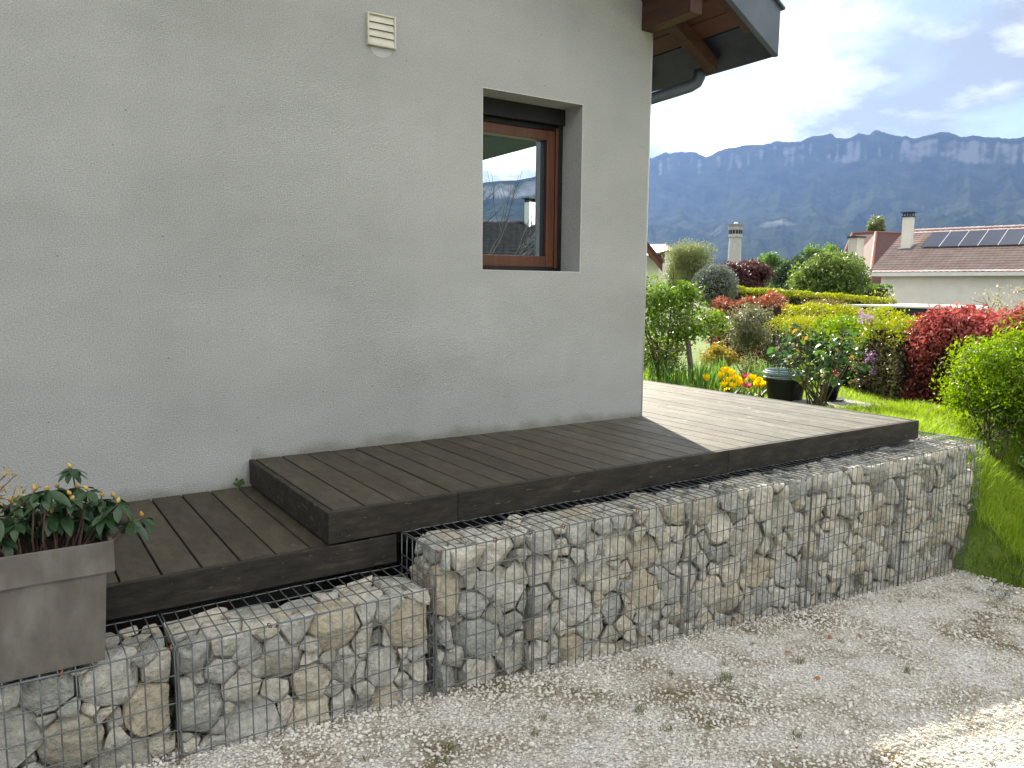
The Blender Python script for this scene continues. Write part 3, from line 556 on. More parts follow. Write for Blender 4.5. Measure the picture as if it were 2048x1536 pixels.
def stone_mesh(rg, X, fine):
    c = X.mean(0); ext = np.ptp(X, axis=0); s = ext.min()
    Y = c+(X-c)*(1-np.clip((0.006+0.016*rg.random()**2)/(ext+1e-6)*1.0, 0.02, 0.3))
    Y = Y+rg.normal(0, 0.0035, Y.shape)
    bm = bmesh.new(); [bm.verts.new(v) for v in Y]
    bmesh.ops.remove_doubles(bm, verts=bm.verts, dist=0.008)
    try: h = bmesh.ops.convex_hull(bm, input=bm.verts)
    except Exception: bm.free(); return None
    bmesh.ops.delete(bm, geom=[v for v in bm.verts if not v.link_faces], context='VERTS')
    bmesh.ops.dissolve_limit(bm, angle_limit=R(14), verts=bm.verts, edges=bm.edges)
    bmesh.ops.bevel(bm, geom=list(bm.edges), offset=max(0.003, min(0.013, s*(0.06+0.08*rg.random()))), segments=2, affect='EDGES', profile=0.5, clamp_overlap=True)
    bmesh.ops.triangulate(bm, faces=bm.faces)
    if fine:
        bmesh.ops.subdivide_edges(bm, edges=[e for e in bm.edges if e.calc_length() > 0.028], cuts=1)
        bmesh.ops.triangulate(bm, faces=bm.faces)
    o = Vector(rg.random(3)*50)
    bm.normal_update()
    for v in bm.verts:
        q = v.co*14+o; q2 = v.co*42+o
        v.co += v.normal*(0.0050*mnoise.noise(q)+0.0028*mnoise.noise(q2))
    me = bpy.data.meshes.new('stone'); bm.to_mesh(me); bm.free()
    me.polygons.foreach_set('use_smooth', np.ones(len(me.polygons), bool)); return me
def wires(rg, x0, x1, y0, y1, z0, z1, ends):
    """welded mesh panels: 50 mm uprights, 100 mm rails, 4 mm wire"""
    out = []; r = 0.0024
    def wob(a, b, n=5, amp=0.0018, axis=1):
        pts = [np.array(a)+(np.array(b)-np.array(a))*k/n for k in range(n+1)]
        for q in pts[1:-1]: q[axis] += rg.normal(0, amp)
        return pts
    f = MB(); nx = int(round((x1-x0)/WP)); nz = int(math.floor((z1-z0)/(2*WP)+0.01)); ny = int(round((y1-y0)/(2*WP)))
    for k in range(nx+1):
        x = x0+(x1-x0)*k/nx+(0.003 if k == 0 else -0.003 if k == nx else 0)
        f.tube(wob((x, y0, z1), (x, y0, z0)), r if 0 < k < nx else 0.0027, 5)
    for k in range(nz+1): f.tube(wob((x0+0.003, y0-0.0042, z1-2*WP*k), (x1-0.003, y0-0.0042, z1-2*WP*k), 10), r, 5)
    out.append(('front_mesh', f))
    f = MB()
    for k in range(nx+1):
        x = x0+(x1-x0)*k/nx+(0.003 if k == 0 else -0.003 if k == nx else 0)
        f.tube(wob((x, y0, z1+0.003), (x, y1, z1+0.003), 3, 0.0015, 2), r, 5)
    for k in range(ny+1): f.tube(wob((x0+0.003, y0+(y1-y0)*k/ny, z1-0.0012), (x1-0.003, y0+(y1-y0)*k/ny, z1-0.0012), 10, 0.0015, 2), r, 5)
    out.append(('top_mesh', f))
    for e in ends:
        f = MB(); x = x0+0.001 if e < 0 else x1-0.001; m = int(round((y1-y0)/WP))
        for k in range(m+1): f.tube(wob((x, y0+(y1-y0)*k/m, z1), (x, y0+(y1-y0)*k/m, z0), 5, 0.0015, 0), r, 5)
        for k in range(nz+1): f.tube([(x+0.004*e, y0, z1-2*WP*k), (x+0.004*e, y1, z1-2*WP*k)], r, 5)
        out.append(('end_mesh', f))
    return out
ringm = MB().tube([(0.009*math.cos(a), 0, 0.009*math.sin(a)) for a in np.linspace(0, 2*math.pi*1.15, 12)], 0.0022, 5).mesh(); ringm.materials.append(M['rust'])
def gabion(seed, label, x0, x1, z0, z1, faces, ends, fine, y0=GY, y1=GB, rmin=0.028, rmax=0.097, clips=()):
    rg = np.random.default_rng(seed)
    t = thing('gabion', label, 'gabion', ((x0+x1)/2, (y0+y1)/2, z0), 'gabion baskets along the terrace edge')
    fill = MB()
    cells = power_cells(rg, (x0+0.006, y0+0.006, z0+0.004), (x1-0.006, y1-0.006, z1-0.004), faces, rmin, rmax)
    for X, touch in cells:
        if X[:, 2].max() < z_gravel((x0+x1)/2, 0)-0.05 and y0 < -1.2: continue
        if not touch:
            h = bmesh.new(); [h.verts.new(v) for v in X.mean(0)+(X-X.mean(0))*0.93]
            try: bmesh.ops.convex_hull(h, input=h.verts)
            except Exception: h.free(); continue
            i0 = len(fill.V); h.verts.index_update(); fill.V += [tuple(v.co) for v in h.verts]; fill.F += [tuple(i0+v.index for v in f_.verts) for f_ in h.faces]; h.free(); continue
        me = stone_mesh(rg, X, fine)
        if me is None or len(me.polygons) < 6: continue
        add('stone', me, M['stone'], t, origin=X.mean(0))
    if fill.V: add('stone_fill', fill.mesh(), M['stone'], t)['kind'] = 'stuff'
    for n, f in wires(rg, x0, x1, y0, y1, z0, z1, ends):
        o = add(n, f.mesh(smooth=True), M['wire'], t); o['kind'] = 'stuff'
    # lacing down the left seam and hog rings on the top edge
    sp = [(x0+0.006*math.cos(a), y0-0.002+0.006*math.sin(a), z1-0.02-a*0.0155) for a in np.linspace(0, max(1.0, (z1-z0-0.1)/0.0155), 90)]
    add('lacing_wire', MB().tube(sp[::3] if False else [(x0, y0-0.004, z1), (x0, y0-0.004, z0)], 0.0026, 6).mesh(), M['wire'], t)
    for x in clips: inst('clip', ringm, t, (x, y0-0.001, z1+0.0), (rg.normal(0, 0.3), rg.normal(0, 0.3), R(90)+rg.normal(0, 0.4)))
F_, T_, Lf, Rt = (1, -1), (2, 1), (0, -1), (0, 1)
HZ, LZ2, U = -0.1235, -0.2628, 0.9217               # top levels and length of one basket
gxs = -2.3715
def gz0(x): return float(z_gravel(x, 0))-0.07
gabion(11, 'low gabion under the metal planter, at the left', gxs-2*U, gxs-U-0.004, gz0(gxs-U), LZ2, [F_, T_], (), True, clips=(-3.61, -3.31))
gabion(12, 'low gabion between the planter and the first tall gabion', gxs-U, gxs-0.004, gz0(gxs), LZ2, [F_, T_], (), True, clips=(-3.0, -2.69))
gabion(13, 'narrow tall gabion, half the width of the others, at the step in the wall', gxs, gxs+U/2-0.004, gz0(gxs+0.5), HZ, [F_, T_, Lf], (-1,), True, clips=(gxs+0.01, gxs+0.27, gxs+0.44))
gabion(14, 'first full width tall gabion, next to the narrow one', gxs+U/2, gxs+1.5*U-0.004, gz0(gxs+1.5*U), HZ, [F_, T_], (), True, clips=(gxs+0.61, gxs+0.78, gxs+1.03))
gabion(15, 'second full width tall gabion, third from the lawn end', gxs+1.5*U, gxs+2.5*U-0.004, gz0(gxs+2.5*U), HZ, [F_, T_], (), True, clips=(gxs+1.40,))
gabion(16, 'third full width tall gabion, second from the lawn end', gxs+2.5*U, gxs+3.5*U-0.004, gz0(gxs+3.5*U), HZ, [F_, T_], (), False, clips=(gxs+2.6,))
gabion(17, 'tall gabion at the lawn end of the wall', gxs+3.5*U, gxs+4.5*U, gz0(gxs+4.5*U), HZ, [F_, T_, Rt], (1,), False, clips=(gxs+3.4, gxs+3.95))
gabion(18, 'slim gabion turning the corner back along the lawn side of the deck', XR+0.004, gxs+4.5*U, -0.80, HZ-0.001, [T_, Rt], (1,), False, y0=GB+0.004, y1=-0.2, rmin=0.045, rmax=0.1)
gabion(19, 'low gabion left of the planter, at the edge of the picture', gxs-3*U, gxs-2*U-0.004, gz0(gxs-2*U), LZ2, [F_, T_], (), False, clips=())

# ------------------------------------------------------------------ planter with rhododendron
def planter():
    t = thing('planter', 'rectangular grey metal planter with a folded rim, standing on the low gabion', 'planter', (-3.8392, -1.3233, LZ2+0.0055))
    zb, zr, zt = LZ2+0.0056, 0.0202, 0.1133
    x0b, x1b, x0, x1 = -4.1894, -3.4926, -4.2079, -3.4761
    yb0, yb1, y0, y1 = -1.4062, -1.2265, -1.4155, -1.2173
    b = MB()
    lo = [(x0b, yb0), (x1b, yb0), (x1b, yb1), (x0b, yb1)]; hi = [(x0, y0), (x1, y0), (x1, y1), (x0, y1)]
    i = 0; V = [(x, y, zb) for x, y in lo]+[(x, y, zr+0.01) for x, y in hi]
    b.V = V; b.F = [(0, 3, 2, 1)]+[(k, (k+1) % 4, 4+(k+1) % 4, 4+k) for k in range(4)]
    me = b.mesh(); add('body', me, M['zinc'], t)
    o = 0.022; r = MB()
    a, c = (x0-o, y0-o*0.5), (x1+o, y1+o*0.5); th = 0.012
    r.box((a[0], a[1], zr), (c[0], a[1]+th, zt)).box((a[0], c[1]-th, zr), (c[0], c[1], zt)).box((a[0], a[1]+th, zr), (a[0]+th, c[1]-th, zt)).box((c[0]-th, a[1]+th, zr), (c[0], c[1]-th, zt))
    add('rim', r.mesh(bevel=0.0015), M['zinc'], t)
    nx, ny = 26, 10; xs = np.linspace(a[0]+th, c[0]-th, nx); ys = np.linspace(a[1]+th, c[1]-th, ny); rr = np.random.default_rng(3)
    add('soil', grid_mesh('soil', xs, ys, lambda X, Y: 0.0267+0.014*rr.random(X.shape)), M['soil'], t)
planter()
def leaf_shape(l, w, curl=0.15, n=5, fold=0.25):
    """one blade with a mid rib, along +x"""
    V = []; F = []
    for k in range(n+1):
        s = k/n; ww = w*0.5*math.sin(math.pi*min(1, s*0.93+0.05))**0.8 if 0 < k < n else 0.0008
        z = -curl*l*s*s
        V += [(l*s, -ww, z+fold*ww), (l*s, 0, z), (l*s, ww, z+fold*ww)]
    for k in range(n):
        i = 3*k; F += [(i, i+3, i+4, i+1), (i+1, i+4, i+5, i+2)]
    me = bpy.data.meshes.new('leaf'); me.from_pydata(V, [], F); me.polygons.foreach_set('use_smooth', np.ones(len(F), bool)); me.update(); return me
M['rhodo'] = mat('rhododendron_leaf', [(0.018, 0.048, 0.02), (0.04, 0.088, 0.036)], scale=20, rough=0.38, spec=0.5, rnd=[(0.02, 0.052, 0.024), (0.045, 0.10, 0.036), (0.03, 0.072, 0.027)], rndmix=0.6, trans=0.15)
M['bud'] = mat('bud', [(0.42, 0.24, 0.05), (0.58, 0.38, 0.10)], scale=30, rough=0.6, rnd=[(0.5, 0.26, 0.05), (0.55, 0.45, 0.13)], rndmix=0.5)
def rhododendron():
    rg = np.random.default_rng(21); base = np.array((-3.6272, -1.3141, 0.0313))
    t = thing('rhododendron', 'small rhododendron with dark green whorled leaves and yellow buds, in the metal planter', 'plant', base)
    lm = [leaf_shape(0.060, 0.026, 0.2), leaf_shape(0.07, 0.029, 0.35), leaf_shape(0.052, 0.022, 0.1)]
    for m in lm: m.materials.append(M['rhodo'])
    bm_ = MB().lathe((0, 0, 0), [(0.0005, 0), (0.005, 0.004), (0.0065, 0.010), (0.004, 0.018), (0.0006, 0.024)], 8).mesh(smooth=True); bm_.materials.append(M['bud'])
    buds = [(143, 936), (69, 981), (92, 980), (116, 975), (142, 990), (155, 973), (176, 980), (228, 994), (235, 1006), (21, 1005), (49, 1011), (141, 1000), (102, 1026), (176, 1027), (203, 994), (259, 1039), (284, 1033), (9, 1073), (-22, 1000), (-45, 1030), (-70, 1005), (60, 1035), (30, 1040), (125, 1010), (205, 1025), (80, 1005), (-10, 1030), (-95, 1040), (160, 1005), (110, 1000), (40, 990), (190, 1045), (150, 1040), (90, 1045), (120, 1040), (50, 1050), (-20, 1060), (225, 1030), (210, 1010), (180, 1005), (130, 1022), (70, 1020), (10, 1030)]
    for k, (u, v) in enumerate(buds):
        y = -1.3233+rg.uniform(-0.07, 0.08) if k < 18 else -1.3049+rg.uniform(-0.06, 0.10)
        d = (u-1024)/FPX*_r-(v-768)/FPX*_u+_f; q = CAM+(y-CAM[1])/d[1]*d
        root = base+np.array((np.clip(q[0]-base[0], -0.4, 0.1)*0.5+rg.normal(0, 0.02), rg.normal(0, 0.03), 0.0))
        mid = root*0.45+q*0.55+np.array((rg.normal(0, 0.015), rg.normal(0, 0.015), -0.035))
        add('stem', MB().tube([root, mid, q*0.8+mid*0.2+np.array((0, 0, -0.006)), q], [0.0042, 0.003, 0.0024, 0.002], 6).mesh(smooth=True), M['twig'], t)
        k < 20 and inst('bud', bm_, t, q, (rg.normal(0, 0.45), rg.normal(0, 0.45), rg.random()*6), (1.05, 1.05, 0.8))
        n = rg.integers(7, 10); a0 = rg.random()*6.28
        for j in range(n):
            a = a0+j*2.4+rg.normal(0, 0.2); pit = rg.uniform(-0.05, 0.75)
            s = rg.uniform(0.75, 1.15)
            inst('leaf', lm[rg.integers(3)], t, q+np.array((0, 0, -0.004-0.010*rg.random())), Matrix.Rotation(a, 3, 'Z').to_euler() if False else (Matrix.Rotation(a, 3, 'Z') @ Matrix.Rotation(pit, 3, 'Y') @ Matrix.Rotation(rg.normal(0, 0.3), 3, 'X')).to_euler(), (s, s, s))
    b = MB()
    for k in range(26):
        q = base+np.array((rg.uniform(-0.3, 0.12), rg.uniform(-0.07, 0.07), 0)); e_ = q+np.array((rg.normal(0.02, 0.06), rg.normal(0, 0.04), rg.uniform(0.03, 0.10)))
        b.tube([q, (q+e_)/2+rg.normal(0, 0.01, 3), e_], [0.0022, 0.0016, 0.001], 4)
    add('dead_twigs', b.mesh(), M['twig'], t)['kind'] = 'stuff'
    # yellow leaved twiggy shrub further left in the planter
    base = np.array((-3.8853, -1.2864, 0.0313)); t = thing('twiggy_shrub', 'twiggy shrub with tiny yellow leaves at the left edge, in the metal planter', 'plant', base)
    b = MB(); tips = []
    for k in range(26):
        e_ = base+np.array((rg.normal(0.10, 0.075), rg.normal(0.0, 0.05), rg.uniform(0.19, 0.315))); m_ = (base+e_)/2+np.array((rg.normal(0, 0.02), rg.normal(0, 0.02), 0.02))
        b.tube([base, m_, e_], [0.003, 0.002, 0.001], 4); tips += [e_, e_*0.85+m_*0.15, e_*0.7+m_*0.3]
        for _ in range(2): q = e_*0.6+m_*0.4; e2 = q+rg.normal(0, 0.03, 3)+np.array((0.01, 0, 0.02)); b.tube([q, e2], [0.0013, 0.0008], 4); tips.append(e2)
    add('twigs', b.mesh(), M['twig'], t)
    T = np.array(tips); Pp = T[rg.integers(len(T), size=420)]+rg.normal(0, 0.010, (420, 3))
    add('foliage', leaves(rg, Pp, 0.014, 0.5), M['l_gold'], t)['kind'] = 'stuff'

def leaves(rg, Pt, size, aspect=0.5, up=0.25, fold=0.18, var=0.35, out=None):
    """two triangles per leaf at points Pt"""
    n = len(Pt); d = rg.normal(size=(n, 3)); d[:, 2] += up
    if out is not None: d += out
    d /= np.linalg.norm(d, axis=1)[:, None]; w = np.cross(d, rg.normal(size=(n, 3))); w /= np.linalg.norm(w, axis=1)[:, None]+1e-9; nn = np.cross(d, w)
    s = (size*(1+var*rg.uniform(-1, 1, n)))[:, None]
    a = Pt-d*s*0.5; V = np.stack([a, Pt-0.06*s*d+w*s*aspect*0.5+nn*s*fold*0.5, Pt+d*s*0.5, Pt-0.06*s*d-w*s*aspect*0.5+nn*s*fold*0.5], 1).reshape(-1, 3)
    i = np.arange(n)*4; return arr_mesh('leaves', V, np.concatenate([np.stack([i, i+1, i+2], -1), np.stack([i, i+2, i+3], -1)]))
M['l_gold'] = leafmat('golden_leaf', [(0.45, 0.28, 0.04), (0.55, 0.42, 0.10), (0.5, 0.40, 0.18)], trans=0.3)
rhododendron()

# ------------------------------------------------------------------ gravel stones, tufts, litter
def pebbles():
    rg = np.random.default_rng(31)
    bases = []
    for k in range(7):
        bm = bmesh.new(); bmesh.ops.create_icosphere(bm, subdivisions=1, radius=1.0)
        V = np.array([v.co[:] for v in bm.verts])*(1+rg.normal(0, 0.22, (len(bm.verts), 1)))*np.array((1, rg.uniform(0.6, 0.95), rg.uniform(0.45, 0.7)))
        F = np.array([[v.index for v in f.verts] for f in bm.faces]); bm.free(); bases.append((V, F))
    X = []; N = 34000
    # density follows what the place shows: near the gabions and towards the drive
    x = rg.uniform(-3.7, 1.66, N*2); y = -1.385-rg.random(N*2)**1.1*(1.9+0.25*(x+3.7)*0.5)
    dens = 0.5+0.3*np.sin(2.3*x+1.0)*np.sin(3.1*y+0.5*x)+0.3*np.sin(6.1*x-2*y)*np.sin(7.3*y+1.5*x)+0.35*sstep(-1.75, -1.45, y); keep = (rg.random(N*2) < np.clip(dens+0.2, 0.3, 1)) & ~((x > -1.2) & (y < -2.75))
    x = x[keep][:N]; y = y[keep][:N]; n = len(x)
    s = 0.0035+0.0062*rg.random(n)**1.7; s[rg.random(n) < 0.03] *= 1.6
    Vs = []; Fs = []; o = 0; which = rg.integers(7, size=n)
    for k, (V, F) in enumerate(bases):
        m = which == k; q = m.sum(); a = rg.random(q)*6.283; b = rg.normal(0, 0.35, q); sx = s[m]
        ca, sa, cb, sb = np.cos(a), np.sin(a), np.cos(b), np.sin(b)
        v = V[None]*sx[:, None, None]; y1 = v[..., 1]*cb[:, None]-v[..., 2]*sb[:, None]; z1 = v[..., 1]*sb[:, None]+v[..., 2]*cb[:, None]
        X1 = v[..., 0]*ca[:, None]-y1*sa[:, None]+x[m][:, None]; Y1 = v[..., 0]*sa[:, None]+y1*ca[:, None]+y[m][:, None]
        Z1 = z1+(z_gravel(x[m], y[m])+0.28*sx)[:, None]
        Vs.append(np.stack([X1, Y1, Z1], -1).reshape(-1, 3)); Fs.append((F[None]+(np.arange(q)*len(V))[:, None, None]+o).reshape(-1, 3)); o += q*len(V)
    setp(add('gravel_stones', arr_mesh('gravel_stones', np.concatenate(Vs), np.concatenate(Fs)), M['pebble']), 'loose pale crushed gravel lying on the drive', 'gravel', kind='stuff')
pebbles()
def blades(rg, x, y, z, h, w, lean=0.5):
    n = len(x); a = rg.random(n)*6.283; l = h*lean*rg.random(n); b = a+rg.normal(0, 1.0, n)
    dx, dy = np.cos(a)*w/2, np.sin(a)*w/2; ox, oy = np.cos(b)*l, np.sin(b)*l
    p = np.stack([x, y, z], -1); V = np.zeros((n, 5, 3))
    V[:, 0] = p+np.stack([-dx, -dy, 0*x], -1); V[:, 1] = p+np.stack([dx, dy, 0*x], -1)
    V[:, 2] = p+np.stack([dx*0.8+ox*0.35, dy*0.8+oy*0.35, h*0.6], -1); V[:, 3] = p+np.stack([-dx*0.8+ox*0.35, -dy*0.8+oy*0.35, h*0.6], -1)
    V[:, 4] = p+np.stack([ox, oy, h], -1); i = np.arange(n)*5
    return V.reshape(-1, 3), np.concatenate([np.stack([i, i+1, i+2], -1), np.stack([i, i+2, i+3], -1), np.stack([i+3, i+2, i+4], -1)])
M['grass'] = leafmat('grass_blade', [(0.13, 0.21, 0.022), (0.21, 0.31, 0.035), (0.30, 0.36, 0.065)], trans=0.55, rough=0.5)
M['drygrass'] = leafmat('dry_grass', [(0.20, 0.15, 0.06), (0.30, 0.24, 0.11), (0.16, 0.18, 0.05)], trans=0.3)
M['tuft'] = leafmat('tuft_grass', [(0.06, 0.10, 0.025), (0.13, 0.17, 0.05), (0.25, 0.22, 0.10)], trans=0.3)
def tufts():
    rg = np.random.default_rng(41)
    for u, v, s in [(1600, 1327, 1.0), (1445, 1365, 1.1), (1455, 1358, .8), (1280, 1425, .9), (1335, 1460, .8), (1815, 1345, .8), (1595, 1475, .8), (1450, 1332, .6), (1680, 1285, .6), (1340, 1350, .6), (900, 1500, .8), (880, 1525, .7), (730, 1520, .6), (1465, 1380, .7), (1085, 1440, .6), (1070, 1470, .6), (1505, 1290, .5), (1800, 1205, .6), (1990, 1215, .6), (1150, 1385, .5)]:
        z = -0.9
        for _ in range(3): q = PZ(u, v, z); z = float(z_gravel(q[0], q[1]))
        n = int(34*s); x = q[0]+rg.normal(0, 0.016*s, n); y = q[1]+rg.normal(0, 0.014*s, n)
        t = thing('grass_tuft', 'small tuft of grass sprouting from the gravel drive', 'grass', (q[0], q[1], z), 'grass tufts in the gravel')
        V, F = blades(rg, x, y, np.full(n, z), rg.uniform(0.016, 0.05, n)*s, 0.0028, 1.2)
        add('blades', arr_mesh('blades', V, F), M['tuft'], t)['kind'] = 'stuff'
    n = 9000; x = rg.uniform(-3.0, 1.66, n*3); y = -1.45-rg.random(n*3)*1.5
    k = (np.sin(3.1*x+1.3)+np.sin(4.3*y+2*x)+0.7*np.sin(9*x-5*y)) > 1.0; x = x[k][:n]; y = y[k][:n]
    V, F = blades(rg, x, y, z_gravel(x, y), rg.uniform(0.004, 0.013, len(x)), 0.002, 2.0)
    setp(add('dry_stubble', arr_mesh('dry_stubble', V, F), M['drygrass']), 'thin dry moss and stubble between the gravel stones', 'stubble', kind='stuff')
    lm = leaf_shape(0.03, 0.02, 0.3); lm.materials.append(M['deadleaf'])
    for u, v in [(365, 1528), (1715, 1275), (1730, 1307), (1655, 1333), (1660, 1275), (1580, 1312), (1235, 1522), (1595, 1500), (1395, 1440), (1640, 1360)]:
        z = -0.9
        for _ in range(3): q = PZ(u, v, z); z = float(z_gravel(q[0], q[1]))
        s = rg.uniform(0.7, 1.2); o = inst('fallen_leaf', lm, None, (q[0], q[1], z+0.012), (rg.normal(0, 0.4), rg.normal(0, 0.4), rg.random()*6), (s, s, s))
        setp(o, 'curled brown dead leaf lying on the gravel', 'leaf', 'dead leaves on the gravel')
tufts()
def lawn_grass():
    rg = np.random.default_rng(51)
    def field(n, xa, xb, ya, yb, h0, h1, w):
        x = rg.uniform(xa, xb, n); y = rg.uniform(ya, yb, n)
        ok = ((x > 1.80) | (y > 0.05) | ((x > 1.63) & (y < -1.44))) & (x > 1.57); x = x[ok]; y = y[ok]
        lush = 0.74+0.26*np.sin(2.2*x+0.7)*np.sin(3.1*y+1.1); h = rg.uniform(h0, h1, len(x))*lush
        return blades(rg, x, y, z_lawn(x, y)-0.004, h, w, 0.9)
    parts = [field(46000, 1.6, 3.9, -2.8, 0.2, 0.06, 0.17, 0.007), field(34000, 1.66, 5.6, -0.6, 3.6, 0.025, 0.055, 0.006), field(9000, 1.66, 4.2, 1.8, 5.5, 0.05, 0.14, 0.007), field(15000, 3.9, 6.2, -3.0, 0.0, 0.05, 0.12, 0.009)]
    o = 0; Vs = []; Fs = []
    for V, F in parts: Vs.append(V); Fs.append(F+o); o += len(V)
    setp(add('grass', arr_mesh('grass', np.concatenate(Vs), np.concatenate(Fs)), M['grass']), 'sunlit lawn grass on the bank beside the gabion wall', 'grass', kind='stuff')
lawn_grass()

# ------------------------------------------------------------------ plants
def leafset(n, *a, **k): M[n] = leafmat(n, *a, **k)
leafset('l_spring', [(0.06, 0.12, 0.016), (0.11, 0.19, 0.026), (0.18, 0.25, 0.05)], trans=0.45)
leafset('l_bright', [(0.07, 0.14, 0.010), (0.15, 0.25, 0.014), (0.25, 0.33, 0.025)], trans=0.45)
leafset('l_yellow', [(0.19, 0.23, 0.012), (0.34, 0.37, 0.018), (0.30, 0.29, 0.02)], trans=0.3)
leafset('l_maroon', [(0.05, 0.012, 0.013), (0.11, 0.025, 0.024), (0.19, 0.05, 0.045)], trans=0.25, rough=0.5, spec=0.25)
leafset('l_shadegreen', [(0.012, 0.026, 0.008), (0.025, 0.05, 0.012), (0.05, 0.08, 0.018)], trans=0.2)
leafset('l_privet', [(0.08, 0.15, 0.012), (0.17, 0.28, 0.018), (0.25, 0.34, 0.03)], trans=0.35)
leafset('l_red', [(0.20, 0.036, 0.035), (0.36, 0.085, 0.078), (0.48, 0.19, 0.17)], trans=0.32, rough=0.5, spec=0.25)
leafset('l_olive', [(0.10, 0.125, 0.10), (0.17, 0.20, 0.17), (0.26, 0.29, 0.26)], trans=0.15, rough=0.4)
leafset('l_plum', [(0.035, 0.012, 0.016), (0.075, 0.028, 0.033), (0.13, 0.06, 0.06)], trans=0.3, rough=0.45, spec=0.3)
leafset('l_green', [(0.05, 0.10, 0.02), (0.09, 0.17, 0.03), (0.15, 0.23, 0.05)], trans=0.45)
leafset('l_dark', [(0.02, 0.045, 0.015), (0.04, 0.075, 0.02), (0.06, 0.10, 0.03)], trans=0.3)
leafset('l_varieg', [(0.06, 0.075, 0.03), (0.14, 0.15, 0.07), (0.34, 0.33, 0.22)], trans=0.3)
leafset('l_rose', [(0.03, 0.075, 0.022), (0.06, 0.13, 0.03), (0.12, 0.19, 0.05)], trans=0.4, rough=0.3, spec=0.6)
leafset('l_amber', [(0.22, 0.20, 0.03), (0.33, 0.22, 0.05), (0.16, 0.20, 0.04)], trans=0.4)
leafset('l_haze', [(0.11, 0.15, 0.05), (0.17, 0.21, 0.07), (0.21, 0.20, 0.10)], trans=0.45)
leafset('l_blossom', [(0.36, 0.32, 0.23), (0.44, 0.41, 0.34), (0.34, 0.28, 0.09)], trans=0.25)
leafset('l_brownish', [(0.14, 0.09, 0.04), (0.20, 0.14, 0.06), (0.12, 0.12, 0.03)], trans=0.3)
leafset('l_mixed', [(0.05, 0.05, 0.02), (0.11, 0.13, 0.03), (0.20, 0.18, 0.06), (0.10, 0.05, 0.06)], trans=0.35)
leafset('l_iris', [(0.06, 0.13, 0.03), (0.12, 0.22, 0.05), (0.16, 0.26, 0.08)], trans=0.45)
leafset('l_lilac', [(0.35, 0.16, 0.40), (0.45, 0.26, 0.50), (0.5, 0.32, 0.5)], trans=0.3)
def clump_points(rg, c, rad, n, clumps, cs=0.42, shell=0.62):
    c = np.array(c); rad = np.array(rad); d = rg.normal(size=(clumps, 3)); d /= np.linalg.norm(d, axis=1)[:, None]
    cc = d*rad*(shell*rg.uniform(0.55, 1.15, (clumps, 1))); cr = cs*rg.uniform(0.6, 1.25, clumps)
    k = rg.integers(clumps, size=n); e = rg.normal(size=(n, 3)); e /= np.linalg.norm(e, axis=1)[:, None]
    return c+cc[k]+e*rad*(cr[k]*rg.random(n)**0.45)[:, None]
def stems(rg, base, top_c, rad, n, r0, fork=3, spread=0.6):
    b = MB(); base = np.array(base, float); top_c = np.array(top_c, float); rad = np.array(rad, float)
    for k in range(n):
        e = top_c+rg.normal(0, 0.45, 3)*rad; q = base+rg.normal(0, 0.06, 3)*np.array((rad[0], rad[1], 0)); m = q*0.5+e*0.5+rg.normal(0, 0.08, 3)*rad
        b.tube([q, m*0.6+q*0.4, m*0.8+e*0.2, e], [r0, r0*0.75, r0*0.5, r0*0.2], 6)
        for _ in range(fork):
            s = rg.uniform(0.3, 0.9); p = q+(e-q)*s; e2 = p+rg.normal(0, 0.4, 3)*rad*spread+np.array((0, 0, 0.25*rad[2])); b.tube([p, (p+e2)/2+rg.normal(0, 0.04, 3)*rad, e2], [r0*0.4, r0*0.25, r0*0.1], 4)
    return b.mesh(smooth=True)
def shrub(seed, name, label, cat, base, c, rad, n, size, mt, clumps=30, nst=5, r0=0.012, cs=0.42, shell=0.62, aspect=0.5, group=None, fork=3, up=0.25, core=0.0, bark='bark', zcut=None):
    rg = np.random.default_rng(seed); t = thing(name, label, cat, base, group)
    Pt = clump_points(rg, c, rad, n, clumps, cs, shell)
    if zcut is not None: Pt = Pt[Pt[:, 2] > zcut]
    add('crown' if 'tree' in name else 'foliage', leaves(rg, Pt, size, aspect, up), M[mt], t)['kind'] = 'stuff'
    add('trunk' if nst == 1 else 'stems', stems(rg, base, c, rad, nst, r0, fork), M[bark], t)
    return t
